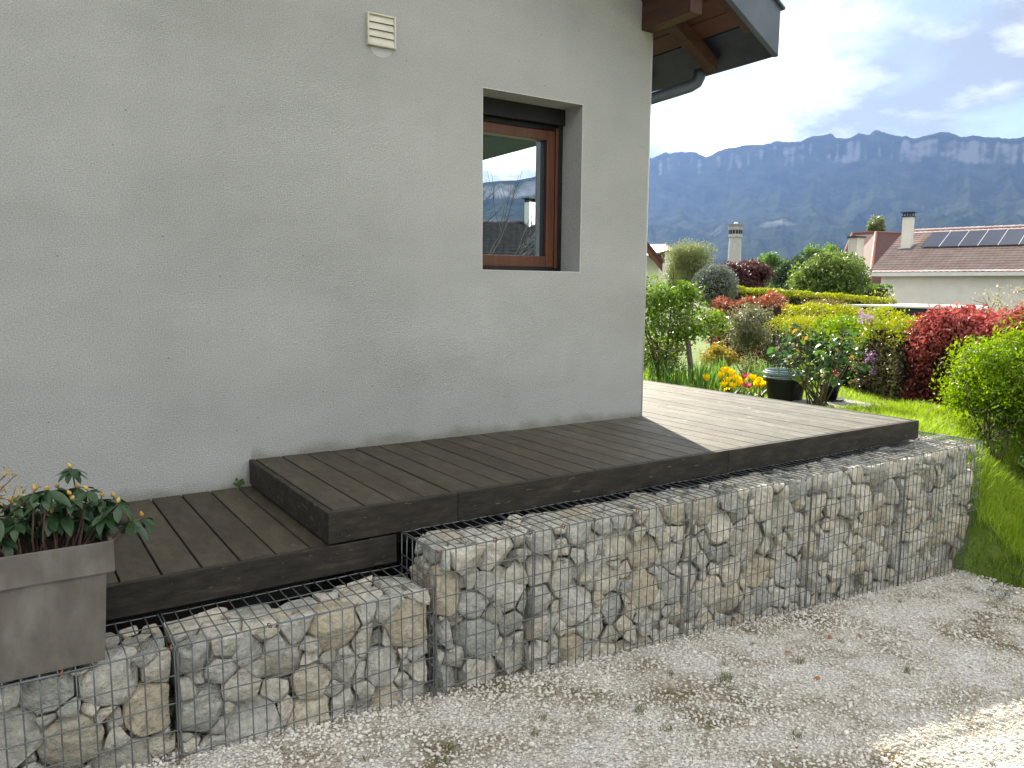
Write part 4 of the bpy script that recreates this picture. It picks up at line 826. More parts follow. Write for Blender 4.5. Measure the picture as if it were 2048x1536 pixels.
def hedge(seed, name, label, p0, p1, depth, z0, z1, n, size, mt, cat='hedge', rough=0.05, group=None, z0b=None, z1b=None, aspect=0.5, flat=False, up=0.3, side=None, cap=0.16):
    """clipped hedge: leaves over a rounded box shell, light-blocking core inside"""
    rg = np.random.default_rng(seed); p0 = np.array(p0, float)[:2]; p1 = np.array(p1, float)[:2]; z0b = z0 if z0b is None else z0b; z1b = z1 if z1b is None else z1b
    ax = p1-p0; Ln = np.linalg.norm(ax); ax /= Ln; nr = np.array((ax[1], -ax[0]))
    if np.dot(nr, (p0+p1)/2-CAM[:2]) < 0: nr = -nr            # nr points away from the camera
    t = thing(name, label, cat, (*( (p0+p1)/2+nr*depth/2), min(z0, z0b)), group)
    s = rg.random(n)*Ln; f = rg.random(n); d = np.zeros(n); h = np.zeros(n)
    e = rg.random(n); ins = np.minimum(rg.exponential(0.07, n), 0.3)*min(1, depth)
    top = e < 0.42; fr = (e >= 0.42) & (e < 0.84); bk = e >= 0.84; H = (z1+(z1b-z1)*s/Ln)-(z0+(z0b-z0)*s/Ln)
    d[top] = f[top]*depth; h[top] = H[top]-ins[top]; d[fr] = ins[fr]; h[fr] = f[fr]*H[fr]; d[bk] = depth-ins[bk]; h[bk] = f[bk]*H[bk]
    # ends
    en = rg.random(n) < 0.06; s[en] = np.where(rg.random(en.sum()) < 0.5, ins[en], Ln-ins[en]); d[en] = rg.random(en.sum())*depth; h[en] = rg.random(en.sum())*H[en]
    # round shoulders
    q = np.clip((h-(H-0.3*depth))/(0.3*depth), 0, 1); dd = (d-depth/2); dd *= 1-0.28*q*q; hh = h-(0 if flat else 0.10)*depth*(2*dd/depth)**2*q
    bump = rough*(np.sin(5.1*s/max(0.3, depth)+seed)+0.7*np.sin(11.3*s/max(0.3, depth)+4*f)+0.6*np.sin(8*h/max(0.3, depth)+3*s+seed))
    dd += np.sign(dd)*bump*0.6+rg.normal(0, rough*0.35, n); hh += bump*q*0.8+np.abs(rg.normal(0, rough*0.6, n))*q; s = s+rg.normal(0, rough*0.5, n)
    zz = z0+(z0b-z0)*s/Ln+hh; xy = p0+ax*s[:, None]+nr*(depth/2+dd)[:, None]
    LP = np.concatenate([xy, zz[:, None]], 1)
    if side:
        new = (H-h) < cap*(0.55+0.9*rg.random(n))+0.5*bump
        add('lit_new_growth', leaves(rg, LP[new], size, aspect, up), M[mt], t)['kind'] = 'stuff'; LP = LP[~new]  # fresh tops coloured as if lit, older sides darkened to carry the front shade
    add('foliage', leaves(rg, LP, size, aspect, up), M[side or mt], t)['kind'] = 'stuff'
    # solid twig-coloured core, added to block light through the hedge
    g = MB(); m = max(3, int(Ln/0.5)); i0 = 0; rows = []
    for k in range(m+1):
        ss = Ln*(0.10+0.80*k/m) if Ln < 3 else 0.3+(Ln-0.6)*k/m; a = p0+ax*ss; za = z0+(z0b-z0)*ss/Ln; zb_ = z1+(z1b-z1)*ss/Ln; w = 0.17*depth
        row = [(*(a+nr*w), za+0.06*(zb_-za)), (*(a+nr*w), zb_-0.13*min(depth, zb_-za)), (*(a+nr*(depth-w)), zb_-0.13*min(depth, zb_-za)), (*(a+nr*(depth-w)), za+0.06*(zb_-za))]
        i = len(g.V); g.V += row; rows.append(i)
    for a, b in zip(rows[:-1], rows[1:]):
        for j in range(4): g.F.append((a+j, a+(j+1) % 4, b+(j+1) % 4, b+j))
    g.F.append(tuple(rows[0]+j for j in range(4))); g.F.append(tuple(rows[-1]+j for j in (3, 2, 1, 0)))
    add('branches_or_core', g.mesh(), M['inner'], t)
    b = MB()
    for _ in range(int(5*Ln/max(0.5, depth))+4):
        ss = rg.random()*Ln; a = p0+ax*ss+nr*depth*rg.uniform(0.2, 0.8); za = z0+(z0b-z0)*ss/Ln
        b.tube([(*a, za), (*(a+rg.normal(0, 0.05, 2)), za+0.5*(z1-z0)), (*(a+rg.normal(0, 0.12, 2)), za+0.85*(z1-z0))], [0.012*depth+0.004, 0.008*depth+0.003, 0.002], 5)
    add('stems', b.mesh(), M['bark'], t)
    return t
def G(u, D):                                   # ground point towards column u at distance D
    q = P(u, 700, D); return np.array((q[0], q[1], float(z_lawn(q[0], q[1]))))
# garden boundary hedge: front foot runs along this line on the lawn
HL = [np.array(q) for q in ((3.95, -2.6), (4.20, 0.32), (4.78, 1.55), (6.0, 3.45), (7.6, 5.9))]
def HU(u):
    d = P(u, 700, 1.0)-CAM; best = None
    for a, b in zip(HL[:-1], HL[1:]):
        A = np.array([[d[0], -(b-a)[0]], [d[1], -(b-a)[1]]]); s = np.linalg.solve(A, a-CAM[:2])
        if -0.001 <= s[1] <= 1.001: return CAM[:2]+s[0]*d[:2]
    return HL[-1]
zb = -0.34
hedge(101, 'photinia_hedge', 'red leaved photinia hedge in front of the white neighbouring house', HU(2330), HU(1812), 0.75, -0.36, 0.60, 24000, 0.05, 'l_red', rough=0.075, z1b=0.62, up=0.5, side='l_maroon', cap=0.42)
hedge(102, 'mixed_hedge', 'thin yellowish mixed hedge with lilac flowers between the red and green hedges', HU(1800), HU(1712), 0.65, -0.36, 0.52, 4200, 0.042, 'l_yellow', rough=0.06, side='l_mixed', cap=0.18)
hedge(103, 'privet_hedge', 'bright green leafy hedge behind the rose bush', HU(1722), HU(1612), 0.8, -0.38, 0.44, 8200, 0.045, 'l_privet', rough=0.05, z1b=0.5, side='l_shadegreen', cap=0.24)
hedge(104, 'thuja_hedge', 'yellow green clipped conifer hedge left of the bright green hedge', HU(1618), HU(1522), 0.9, -0.42, 0.47, 9500, 0.045, 'l_yellow', rough=0.03, aspect=0.25, up=1.2, side='l_shadegreen', cap=0.2)
rg = np.random.default_rng(77)
t = thing('lilac_flowers', 'purple lilac flower sprays hanging on the shaded hedge beside the red photinia', 'flowers', (*HU(1750), -0.3))
for u, v in ((1725, 632), (1737, 635), (1744, 712), (1748, 740), (1740, 718)):
    c = P(u, v, np.hypot(*(HU(u)-CAM[:2]))-0.02); add('flower_spray', leaves(rg, c+rg.normal(0, 0.03, (60, 3))*np.array((1, 1, 1.2)), 0.022, 0.8), M['l_lilac'], t)['kind'] = 'stuff'
# shrubs in front of the hedge
c = P(1978, 757, 7.95); g = G(1985, 7.9)
shrub(110, 'green_shrub', 'rounded bright green leafy shrub in front of the red hedge at the right edge', 'shrub', g, (c[0]+0.15, c[1]-0.1, c[2]), (0.62, 0.60, 0.54), 22000, 0.034, 'l_bright', 90, 16, 0.007, cs=0.36, shell=0.68, zcut=-0.52)
g = G(2015, 7.5); shrub(111, 'leggy_shrub', 'thin leggy shrub with sparse reddish green leaves at the foot of the green shrub', 'shrub', g, (g[0], g[1], g[2]+0.28), (0.22, 0.22, 0.24), 200, 0.032, 'l_spring', 24, 7, 0.006, cs=0.3, shell=0.9)
g = G(2050, 7.6); shrub(112, 'ground_plant', 'low broad leaved green plants at the foot of the right hand shrub', 'plant', g, (g[0], g[1], g[2]+0.06), (0.35, 0.25, 0.09), 420, 0.07, 'l_green', 16, 3, 0.004, shell=0.9, aspect=0.45)
g = G(2010, 5.35); shrub(113, 'grey_herb', 'silvery grey herb growing at the bottom of the grass bank near the gabion end', 'plant', g, (g[0]+0.1, g[1], g[2]+0.08), (0.22, 0.20, 0.12), 900, 0.03, 'l_olive', 20, 5, 0.003, aspect=0.2)
def rose():
    rg = np.random.default_rng(120); g = G(1640, 8.35); t = thing('rose_bush', 'tall rose bush with glossy dark leaves and knobbly canes beyond the deck edge', 'bush', g)
    lm = [leaf_shape(0.085, 0.06, 0.2, 4), leaf_shape(0.07, 0.05, 0.1, 4), leaf_shape(0.095, 0.066, 0.3, 4)]
    for m in lm: m.materials.append(M['l_roseobj'])
    am = leaf_shape(0.06, 0.04, 0.25, 4); am.materials.append(M['l_amber'])
    tops = [(1570, 668), (1590, 660), (1620, 655), (1612, 690), (1650, 675), (1665, 668), (1690, 660), (1700, 672), (1715, 690), (1640, 700), (1560, 690), (1580, 700), (1680, 700), (1600, 720), (1555, 710), (1630, 730), (1665, 720), (1705, 712), (1645, 690), (1675, 685), (1590, 740), (1610, 755), (1660, 745)]
    for k, (u, v) in enumerate(tops):
        e = P(u, v, 8.35+rg.uniform(-0.22, 0.22)); q = g+np.array((rg.normal(0, 0.05), rg.normal(0, 0.05), 0)); m = q*0.45+e*0.55+np.array((*rg.normal(0, 0.04, 2), rg.uniform(-0.02, 0.05)))
        m[:2] = q[:2]*0.35+e[:2]*0.65
        add('cane', MB().tube([q, (q+m)/2+rg.normal(0, 0.015, 3), m, e], [0.009, 0.0075, 0.005, 0.0025], 6).mesh(smooth=True), M['cane'], t)
        for j in range(12):
            s = rg.uniform(0.35, 1.0) if j else 1.0; p = (m+(e-m)*s)+rg.normal(0, 0.05, 3); a = rg.random()*6.28; sc = rg.uniform(0.7, 1.15)
            me = am if (rg.random() < 0.06 or (k in (2, 5, 7) and j < 3)) else lm[rg.integers(3)]
            inst('leaf', me, t, p, (Matrix.Rotation(a, 3, 'Z') @ Matrix.Rotation(rg.uniform(-0.3, 0.7), 3, 'Y') @ Matrix.Rotation(rg.normal(0, 0.5), 3, 'X')).to_euler(), (sc, sc, sc))
M['l_roseobj'] = mat('rose_leaf', [(0.03, 0.07, 0.025), (0.06, 0.12, 0.035)], scale=15, rough=0.45, spec=0.3, rnd=[(0.03, 0.075, 0.03), (0.07, 0.15, 0.035), (0.045, 0.10, 0.03), (0.16, 0.24, 0.04)], rndmix=0.7, trans=0.4)
M['cane'] = mat('rose_cane', [(0.09, 0.08, 0.04), (0.15, 0.13, 0.07)], scale=20, rough=0.7)
rose()
# tub with a coiled hose
def tub():
    g = P(1570, 790, 8.75); zt = P(1570, 752, 8.75)[2]; zg = float(z_lawn(g[0], g[1])); g = np.array((g[0], g[1], zg)); h = zt-zg-0.02
    t = thing('tub', 'round black plastic tub standing at the deck edge behind the rose bush', 'tub', g)
    add('bin', MB().lathe(g, [(0.0, 0.0), (0.17, 0.0), (0.205, h), (0.215, h), (0.215, h-0.03), (0.22, h-0.03), (0.22, h+0.004), (0.195, h+0.004), (0.165, 0.05), (0, 0.05)], 28).mesh(smooth=False), M['tub'], t)
    o = thing('garden_hose', 'pale blue grey garden hose coiled on top of the black tub', 'hose', (g[0], g[1], g[2]+h)); rg = np.random.default_rng(6); pts = []
    for a in np.linspace(0, 2*math.pi*6, 220): r = 0.205+0.022*math.sin(a*0.37)+0.008*math.sin(3*a); pts.append((g[0]+r*math.cos(a), g[1]+r*math.sin(a), g[2]+h+0.018+0.009*a/6.28-0.02*math.sin(a*0.5+1)*0.8))
    add('coil', MB().tube(pts, 0.009, 6).mesh(smooth=True), M['hose'], o)
tub()
def potplant():
    g = PZ(1662, 806, -0.27); t = thing('paving_slab', 'grey stone slab set in the grass under the flower pot', 'slab', (g[0]+0.2, g[1]-0.05, -0.31))
    a = PZ(1630, 801, -0.27); b = PZ(1718, 816, -0.27); m = (a+b)/2
    q = [m+np.array(v) for v in ((-0.22, -0.45, 0), (0.36, -0.5, 0), (0.42, 0.36, 0), (-0.18, 0.40, 0))]
    add('slab', MB().prism([(v[0], v[1], -0.315) for v in q], (0, 0, 0.045)).mesh(bevel=0.006), M['grey_slab'], t)
    g = PZ(1658, 800, -0.269); t = thing('flower_pot', 'small black flower pot with pink geranium flowers on the grey slab', 'pot', g)
    add('saucer', MB().lathe(g, [(0, 0), (0.13, 0), (0.15, 0.018), (0.145, 0.018), (0.125, 0.006), (0, 0.006)], 24).mesh(smooth=True), M['tub'], t)
    add('pot', MB().lathe(g, [(0, 0.007), (0.07, 0.007), (0.105, 0.15), (0.115, 0.15), (0.115, 0.175), (0.10, 0.175), (0.09, 0.14), (0, 0.14)], 22).mesh(smooth=True), M['tub'], t)
    rg = np.random.default_rng(9); add('foliage', leaves(rg, g+np.array((0, 0, 0.2))+rg.normal(0, 1, (70, 3))*np.array((0.06, 0.06, 0.03)), 0.05, 0.7), M['l_green'], t)
    M['pink'] = mat('pink_petal', [(0.6, 0.15, 0.16), (0.75, 0.28, 0.28)], scale=30, rough=0.6, trans=0.35)
    for k in range(4):
        c = g+np.array((*rg.normal(0, 0.045, 2), rg.uniform(0.24, 0.30))); add('flower', leaves(rg, c+rg.normal(0, 0.014, (26, 3)), 0.024, 0.9), M['pink'], t); add('stem', MB().tube([g+np.array((0, 0, 0.14)), c], 0.003, 4).mesh(), M['twig'], t)
potplant()
# flowers beyond the deck
M['petal'] = mat('yellow_petal', [(0.85, 0.62, 0.01), (0.92, 0.74, 0.03)], scale=20, rough=0.5, trans=0.4)
M['rosepetal'] = mat('rose_petal', [(0.62, 0.10, 0.20), (0.72, 0.20, 0.30)], scale=20, rough=0.5, trans=0.35)
M['stalk'] = mat('stalk', [(0.08, 0.15, 0.03), (0.12, 0.2, 0.05)], rough=0.6)
def petal_mesh(l, w):
    me = leaf_shape(l, w, -0.25, 4, 0.5); return me
def tulips():
    rg = np.random.default_rng(130); pm = petal_mesh(0.085, 0.06); pm.materials.append(M['petal']); pk = petal_mesh(0.07, 0.05); pk.materials.append(M['rosepetal'])
    Y = [(1412, 757), (1442, 752), (1450, 742), (1462, 747), (1455, 762), (1470, 758), (1478, 768), (1466, 773), (1448, 771), (1486, 760), (1505, 757), (1518, 763), (1512, 770), (1524, 770), (1452, 783)]
    Kp = [(1487, 754), (1500, 753), (1490, 770), (1497, 772)]
    for lst, me, lab, grp in ((Y, pm, 'open yellow tulip in the flower bed beyond the deck', 'yellow tulips beyond the deck'), (Kp, pk, 'pink tulip among the yellow tulips beyond the deck', 'pink tulips beyond the deck')):
        for u, v in lst:
            c = P(u, v, 8.75+rg.uniform(-0.25, 0.2)); g = np.array((c[0]+rg.normal(0, 0.02), c[1]+rg.normal(0, 0.02), float(z_lawn(c[0], c[1]))))
            t = thing('tulip', lab, 'flower', g, grp); base = c-np.array((0, 0, 0.03))
            add('stem', MB().tube([g, (g+base)/2+np.array((*rg.normal(0, 0.01, 2), 0)), base], [0.005, 0.004, 0.0035], 5).mesh(), M['stalk'], t)
            for k in range(6):
                a = k*math.pi/3+rg.normal(0, 0.12); pit = -rg.uniform(0.55, 1.1)
                inst('petal', me, t, base, (Matrix.Rotation(a, 3, 'Z') @ Matrix.Rotation(pit, 3, 'Y')).to_euler())
            b = leaf_shape(0.16, 0.03, 0.3, 4); b.materials.append(M['stalk'])
            for k in range(2): inst('leaf', b, t, g, (Matrix.Rotation(rg.random()*6.28, 3, 'Z') @ Matrix.Rotation(-rg.uniform(0.7, 1.2), 3, 'Y')).to_euler())
tulips()
def iris(seed, label, u, D, n, w):
    rg = np.random.default_rng(seed); g = G(u, D); t = thing('iris_clump', label, 'plant', g)
    x = g[0]+rg.normal(0, w, n); y = g[1]+rg.normal(0, w, n); V, F = blades(rg, x, y, z_lawn(x, y), rg.uniform(0.2, 0.42, n), 0.018, 0.45)
    add('blades', arr_mesh('blades', V, F), M['l_iris'], t)['kind'] = 'stuff'
iris(140, 'clump of upright iris leaves left of the yellow tulips, beyond the deck', 1425, 9.5, 150, 0.16); iris(141, 'clump of upright iris leaves just left of the black tub', 1540, 9.6, 70, 0.11)
iris(142, 'broad grassy clump at the foot of the wooden stake, beyond the deck', 1375, 9.1, 160, 0.25)
g = G(1437, 10.3); shrub(143, 'amber_shrub', 'low shrub with amber and yellow green leaves behind the tulips', 'shrub', g, (g[0], g[1], P(1437, 712, 10.3)[2]), (0.27, 0.27, 0.22), 1500, 0.045, 'l_amber', 26, 6, 0.006)
g = G(1508, 9.9); shrub(144, 'small_leaved_shrub', 'small pale leaved bush between the tulips and the hedge', 'shrub', g, (g[0], g[1], P(1508, 735, 9.9)[2]), (0.20, 0.20, 0.20), 1500, 0.024, 'l_haze', 24, 7, 0.004)
g = G(1495, 11.6); shrub(145, 'variegated_shrub', 'dense cream and dark green variegated shrub left of the yellow hedge', 'shrub', g, (g[0], g[1], P(1485, 655, 11.6)[2]), (0.46, 0.46, 0.44), 7500, 0.034, 'l_varieg', 50, 7, 0.012)
g = G(1330, 9.4); c = P(1325, 625, 9.4)
def young_tree():
    rg = np.random.default_rng(150); t = thing('young_tree', 'small loose green tree at the house corner, by the wooden stake', 'tree', g)
    Pt = np.concatenate([clump_points(rg, c+np.array((dx, dy, dz)), r, n, 16, 0.5, 0.8) for dx, dy, dz, r, n in ((0, 0, 0.0, (0.42, 0.42, 0.42), 2600), (-0.28, 0.2, 0.18, (0.3, 0.3, 0.3), 1000), (0.16, -0.10, 0.24, (0.26, 0.26, 0.22), 850), (0.42, -0.28, -0.10, (0.28, 0.28, 0.2), 900), (-0.05, 0.1, -0.35, (0.40, 0.40, 0.28), 700))])
    add('crown', leaves(rg, Pt, 0.05, 0.5), M['l_spring'], t)['kind'] = 'stuff'
    for k in range(6):
        e_ = c+rg.normal(0, 0.2, 3)*np.array((1, 1, 0.7)); q = g+rg.normal(0, 0.08, 3)*np.array((1, 1, 0)); m = (q+e_)/2+rg.normal(0, 0.06, 3)
        add('trunk', MB().tube([q, m, e_, e_+rg.normal(0, 0.1, 3)+np.array((0, 0, 0.2))], [0.016, 0.012, 0.007, 0.003], 6).mesh(smooth=True), M['bark'], t)
young_tree()
g2 = G(1310, 9.9); shrub(151, 'reddish_shrub', 'dark reddish leaved shrub under the small tree at the house corner', 'shrub', g2, (g2[0], g2[1], g2[2]+0.35), (0.5, 0.4, 0.34), 2600, 0.04, 'l_mixed', 30, 8, 0.006)
q = P(1385, 776, 9.25); q[2] = float(z_lawn(q[0], q[1])); e_ = P(1376, 682, 9.25); t = thing('stake', 'old round wooden stake leaning beside the small tree', 'stake', q)
add('post', MB().tube([q-np.array((0, 0, 0.05)), (q+e_)/2+np.array((0.006, 0, 0)), e_], [0.034, 0.031, 0.030], 9).mesh(smooth=True), M['bark'], t)
a = P(1308, 702, 9.35); b_ = P(1377, 700, 9.25); add('rail', MB().tube([a, b_], 0.009, 6).mesh(), M['grey_slab'], t); add('rail', MB().tube([P(1330, 692, 9.35), P(1372, 690, 9.28)], 0.006, 6).mesh(), M['grey_slab'], t)

# ------------------------------------------------------------------ beyond the garden
leafset('l_red2', [(0.26, 0.15, 0.03), (0.32, 0.09, 0.06), (0.38, 0.14, 0.11)], trans=0.25)
hedge(160, 'low_photinia', 'orange red photinia tops behind the variegated shrub', P(1420, 600, 14.5), P(1538, 605, 14.0), 0.9, -0.8, P(1470, 598, 14.5)[2], 4200, 0.06, 'l_red2', rough=0.06)
hedge(161, 'far_yellow_hedge', 'low yellow green hedge top behind the conifer hedge', P(1528, 610, 15.0), P(1740, 614, 14.0), 1.2, -0.8, P(1600, 607, 15)[2]-0.04, 6000, 0.05, 'l_yellow', rough=0.04, side='l_shadegreen', cap=0.25)
g = G(1640, 17.5); shrub(162, 'brown_shrub', 'brownish rounded shrub in front of the long clipped hedge', 'shrub', g, (g[0], g[1], P(1640, 612, 17.5)[2]), (0.60, 0.5, 0.22), 2200, 0.05, 'l_brownish', 30, 6, 0.01)
A, B = P(1455, 573, 22), P(1800, 599, 27)
leafset('l_yellow2', [(0.05, 0.055, 0.012), (0.09, 0.09, 0.02), (0.11, 0.09, 0.03)], trans=0.25)
hedge(163, 'clipped_hedge', 'long clipped hedge with sunlit yellow top, running to the white house', A, B, 1.1, -1.0, A[2]+0.02, 14000, 0.09, 'l_yellow', rough=0.02, z1b=B[2]+0.02, flat=True, side='l_yellow2', cap=0.2)
hedge(164, 'box_hedge', 'small dark green clipped block hedge beside the large green bush', P(1561, 570, 34), P(1590, 570, 33), 1.4, -1.2, P(1570, 565, 34)[2], 2200, 0.11, 'l_dark', rough=0.02, flat=True)
hedge(165, 'far_dark_hedge', 'dark clipped hedge left of the white house wall', P(1700, 590, 36), P(1790, 592, 40), 1.2, -1.2, P(1745, 570, 38)[2], 2600, 0.12, 'l_green', rough=0.03, flat=True)
def ball():
    rg = np.random.default_rng(170); c = P(1430, 572, 16.0); r = 0.46; g = np.array((c[0], c[1], float(z_lawn(c[0], c[1])))); t = thing('olive_tree', 'grey green ball clipped olive tree behind the small green tree', 'tree', g)
    n = 6500; d = rg.normal(size=(n, 3)); d /= np.linalg.norm(d, axis=1)[:, None]; rr = r*(0.74+0.28*rg.random(n))*(1+0.03*np.sin(9*d[:, 0])*np.sin(7*d[:, 2]))
    add('crown', leaves(rg, c+d*rr[:, None]*np.array((1, 1, 0.95)), 0.055, 0.28, out=d*1.4), M['l_olive'], t)['kind'] = 'stuff'
    add('inner_core', (lambda b: b)(MB().lathe(c, [(0.001, -r*0.7), (r*0.5, -r*0.5), (r*0.7, 0), (r*0.5, r*0.5), (0.001, r*0.7)], 14).mesh()), M['inner'], t)
    add('trunk', MB().tube([g, c], [0.05, 0.04], 8).mesh(smooth=True), M['bark'], t)
ball()
def tree(seed, name, label, u, vb, vt, wpx, D, n, size, mt, clumps=45, nst=1, r0=None, group=None, lift=0.0, cs=0.36, shell=0.68, aspect=0.55, up=0.3):
    """crown spans rows vt..vb and wpx columns in the photo, D metres away; trunk down to the ground"""
    top = P(u, vt, D); bot = P(u, vb, D); dep = np.dot(top-CAM, _f); rx = wpx/2/FPX*dep; rz = (top[2]-bot[2])/2
    g = np.array((top[0], top[1], float(z_lawn(top[0], top[1])))); c = (top+bot)/2
    return shrub(seed, name, label, 'tree' if 'tree' in name else 'shrub', g, c, (rx, rx, rz), n, size, M and mt, clumps, nst, r0 or 0.05*rx, cs, shell, aspect, group, fork=9, up=up)
tree(180, 'plum_tree', 'dark purple leaved plum tree behind the olive ball', 1490, 592, 517, 118, 27, 9000, 0.10, 'l_plum', 60, r0=0.08)
tree(181, 'hazel_tree', 'hazy yellow green feathery tree left of the stone tower', 1382, 585, 470, 118, 42, 16000, 0.11, 'l_haze', 80, 5, r0=0.06, aspect=0.35)
leafset('l_spring2', [(0.07, 0.115, 0.025), (0.12, 0.18, 0.04), (0.18, 0.24, 0.065)], trans=0.4)
tree(182, 'maple_bush', 'large rounded fresh green bush in front of the brown roofed house', 1660, 615, 499, 165, 32, 22000, 0.115, 'l_spring2', 90, 7, r0=0.06)
tree(183, 'poplar_tree', 'slim pale poplar rising behind the brown roofed house', 1752, 520, 422, 40, 100, 5200, 0.34, 'l_haze', 40, 1, r0=0.25)
for k, (u, vb, vt, w, D, mt, lab) in enumerate(((1545, 580, 503, 80, 130, 'l_green', 'rounded dark green tree right of the stone tower'), (1600, 580, 508, 50, 120, 'l_dark', 'narrow dark tree in the gap left of the large green bush'), (1620, 575, 492, 80, 150, 'l_green', 'tall green tree just left of the brown roofed house'), (1570, 585, 520, 60, 110, 'l_dark', 'low dark tree between the tower and the large green bush'), (1515, 580, 512, 60, 160, 'l_haze', 'pale far tree at the foot of the stone tower'), (1660, 570, 488, 70, 170, 'l_green', 'far green tree behind the top of the large green bush'), (1350, 590, 530, 90, 60, 'l_green', 'green tree in front of the beige roofed house at the house corner'))):
    tree(190+k, 'broadleaf_tree', lab, u, vb, vt, w, D, 5500, 0.34*D/130+0.05, mt, 34, 1, r0=0.3*D/130, group='trees beyond the gardens', cs=0.42)
def woods():
    rg = np.random.default_rng(205); Pts = []
    for k in range(420):
        u = rg.uniform(1270, 2300); D = rg.uniform(230, 700); q = P(u, 600, D); h = rg.uniform(5, 11); r = rg.uniform(3, 6); n = 130
        d = rg.normal(size=(n, 3)); d /= np.linalg.norm(d, axis=1)[:, None]; Pts.append(np.array((q[0], q[1], -2.2+h*0.5))+d*np.array((r, r, h*0.5))*rg.uniform(0.7, 1.05, (n, 1)))
    setp(add('distant_woods', leaves(rg, np.concatenate(Pts), 1.7, 0.7), M['l_green']), 'far belt of woods at the foot of the mountain', 'woods', kind='stuff')
woods()
def blossom():
    rg = np.random.default_rng(210); D = 12.0; g = G(2072, D); t = thing('blossom_shrub', 'crooked shrub with pale cream blossom against the white house wall', 'shrub', g); b = MB(); tips = []
    def grow(p, d, l, r, k):
        e = p+d*l; m = (p+e)/2+rg.normal(0, 0.12*l, 3); b.tube([p, m, e], [r, r*0.8, r*0.65], 5); tips.extend([m, e])
        if k > 0:
            for _ in range(3): dd = d+rg.normal(0, 0.55, 3); dd /= np.linalg.norm(dd); grow(e, dd, l*rg.uniform(0.55, 0.85), r*0.62, k-1)
    for k in range(5): d = np.array((rg.normal(0, 0.4), rg.normal(0, 0.4), 1.0)); grow(g+rg.normal(0, 0.05, 3)*np.array((1, 1, 0)), d/np.linalg.norm(d), 0.66, 0.022, 3)
    add('branches_or_core', b.mesh(smooth=True), M['bark'], t); T = np.array(tips); Pt = T[rg.integers(len(T), size=4200)]+rg.normal(0, 0.04, (4200, 3))
    add('blossom', leaves(rg, Pt, 0.036, 0.7), M['l_blossom'], t)['kind'] = 'stuff'
blossom()

# ------------------------------------------------------------------ neighbouring houses
M['tilegap'] = mat('shade_tile_edge', [(0.13, 0.065, 0.05), (0.18, 0.09, 0.07)], rough=0.9)  # shade in the gaps between tile rows, painted as a dark colour
def tiles(o, ax, upv, L, Wd, tw, rh, m1, amp=0.028, step=0.03):
    """pantile surface: o lower corner, ax along eave, upv up the slope"""
    F2 = []
    o, ax, upv = (np.array(v, float) for v in (o, ax, upv)); nrm = np.cross(ax, upv); nrm *= np.sign(nrm[2])/np.linalg.norm(nrm)
    m = int(L/tw); xs = np.linspace(0, L, m*6+1); prof = amp*np.abs(np.sin(np.pi*xs/tw))**0.8; rows = int(Wd/rh); V = []; F = []; n = len(xs)
    for k in range(rows):
        for s, hgt in ((k*rh-0.07, step), ((k+1)*rh+0.02, -0.012)):
            V.append(o+ax*xs[:, None]+upv*s+nrm*(prof+hgt)[:, None])
        i = 2*k*n; j = np.arange(n-1); F.append(np.stack([i+j, i+j+1, i+n+j+1, i+n+j], -1))
        F2.append(np.stack([i-n+j, i-n+j+1, i+j+1, i+j], -1)) if k else None
    me = arr_mesh('tiles', np.concatenate(V), np.concatenate(F+F2), False); n1 = sum(len(f) for f in F); mi = np.zeros(n1+sum(len(f) for f in F2), np.int32); mi[n1:] = 1
    me.materials.append(m1); me.materials.append(M['tilegap']); me.polygons.foreach_set('material_index', mi); return me, nrm
def unit(v): v = np.array(v, float); return v/np.linalg.norm(v)
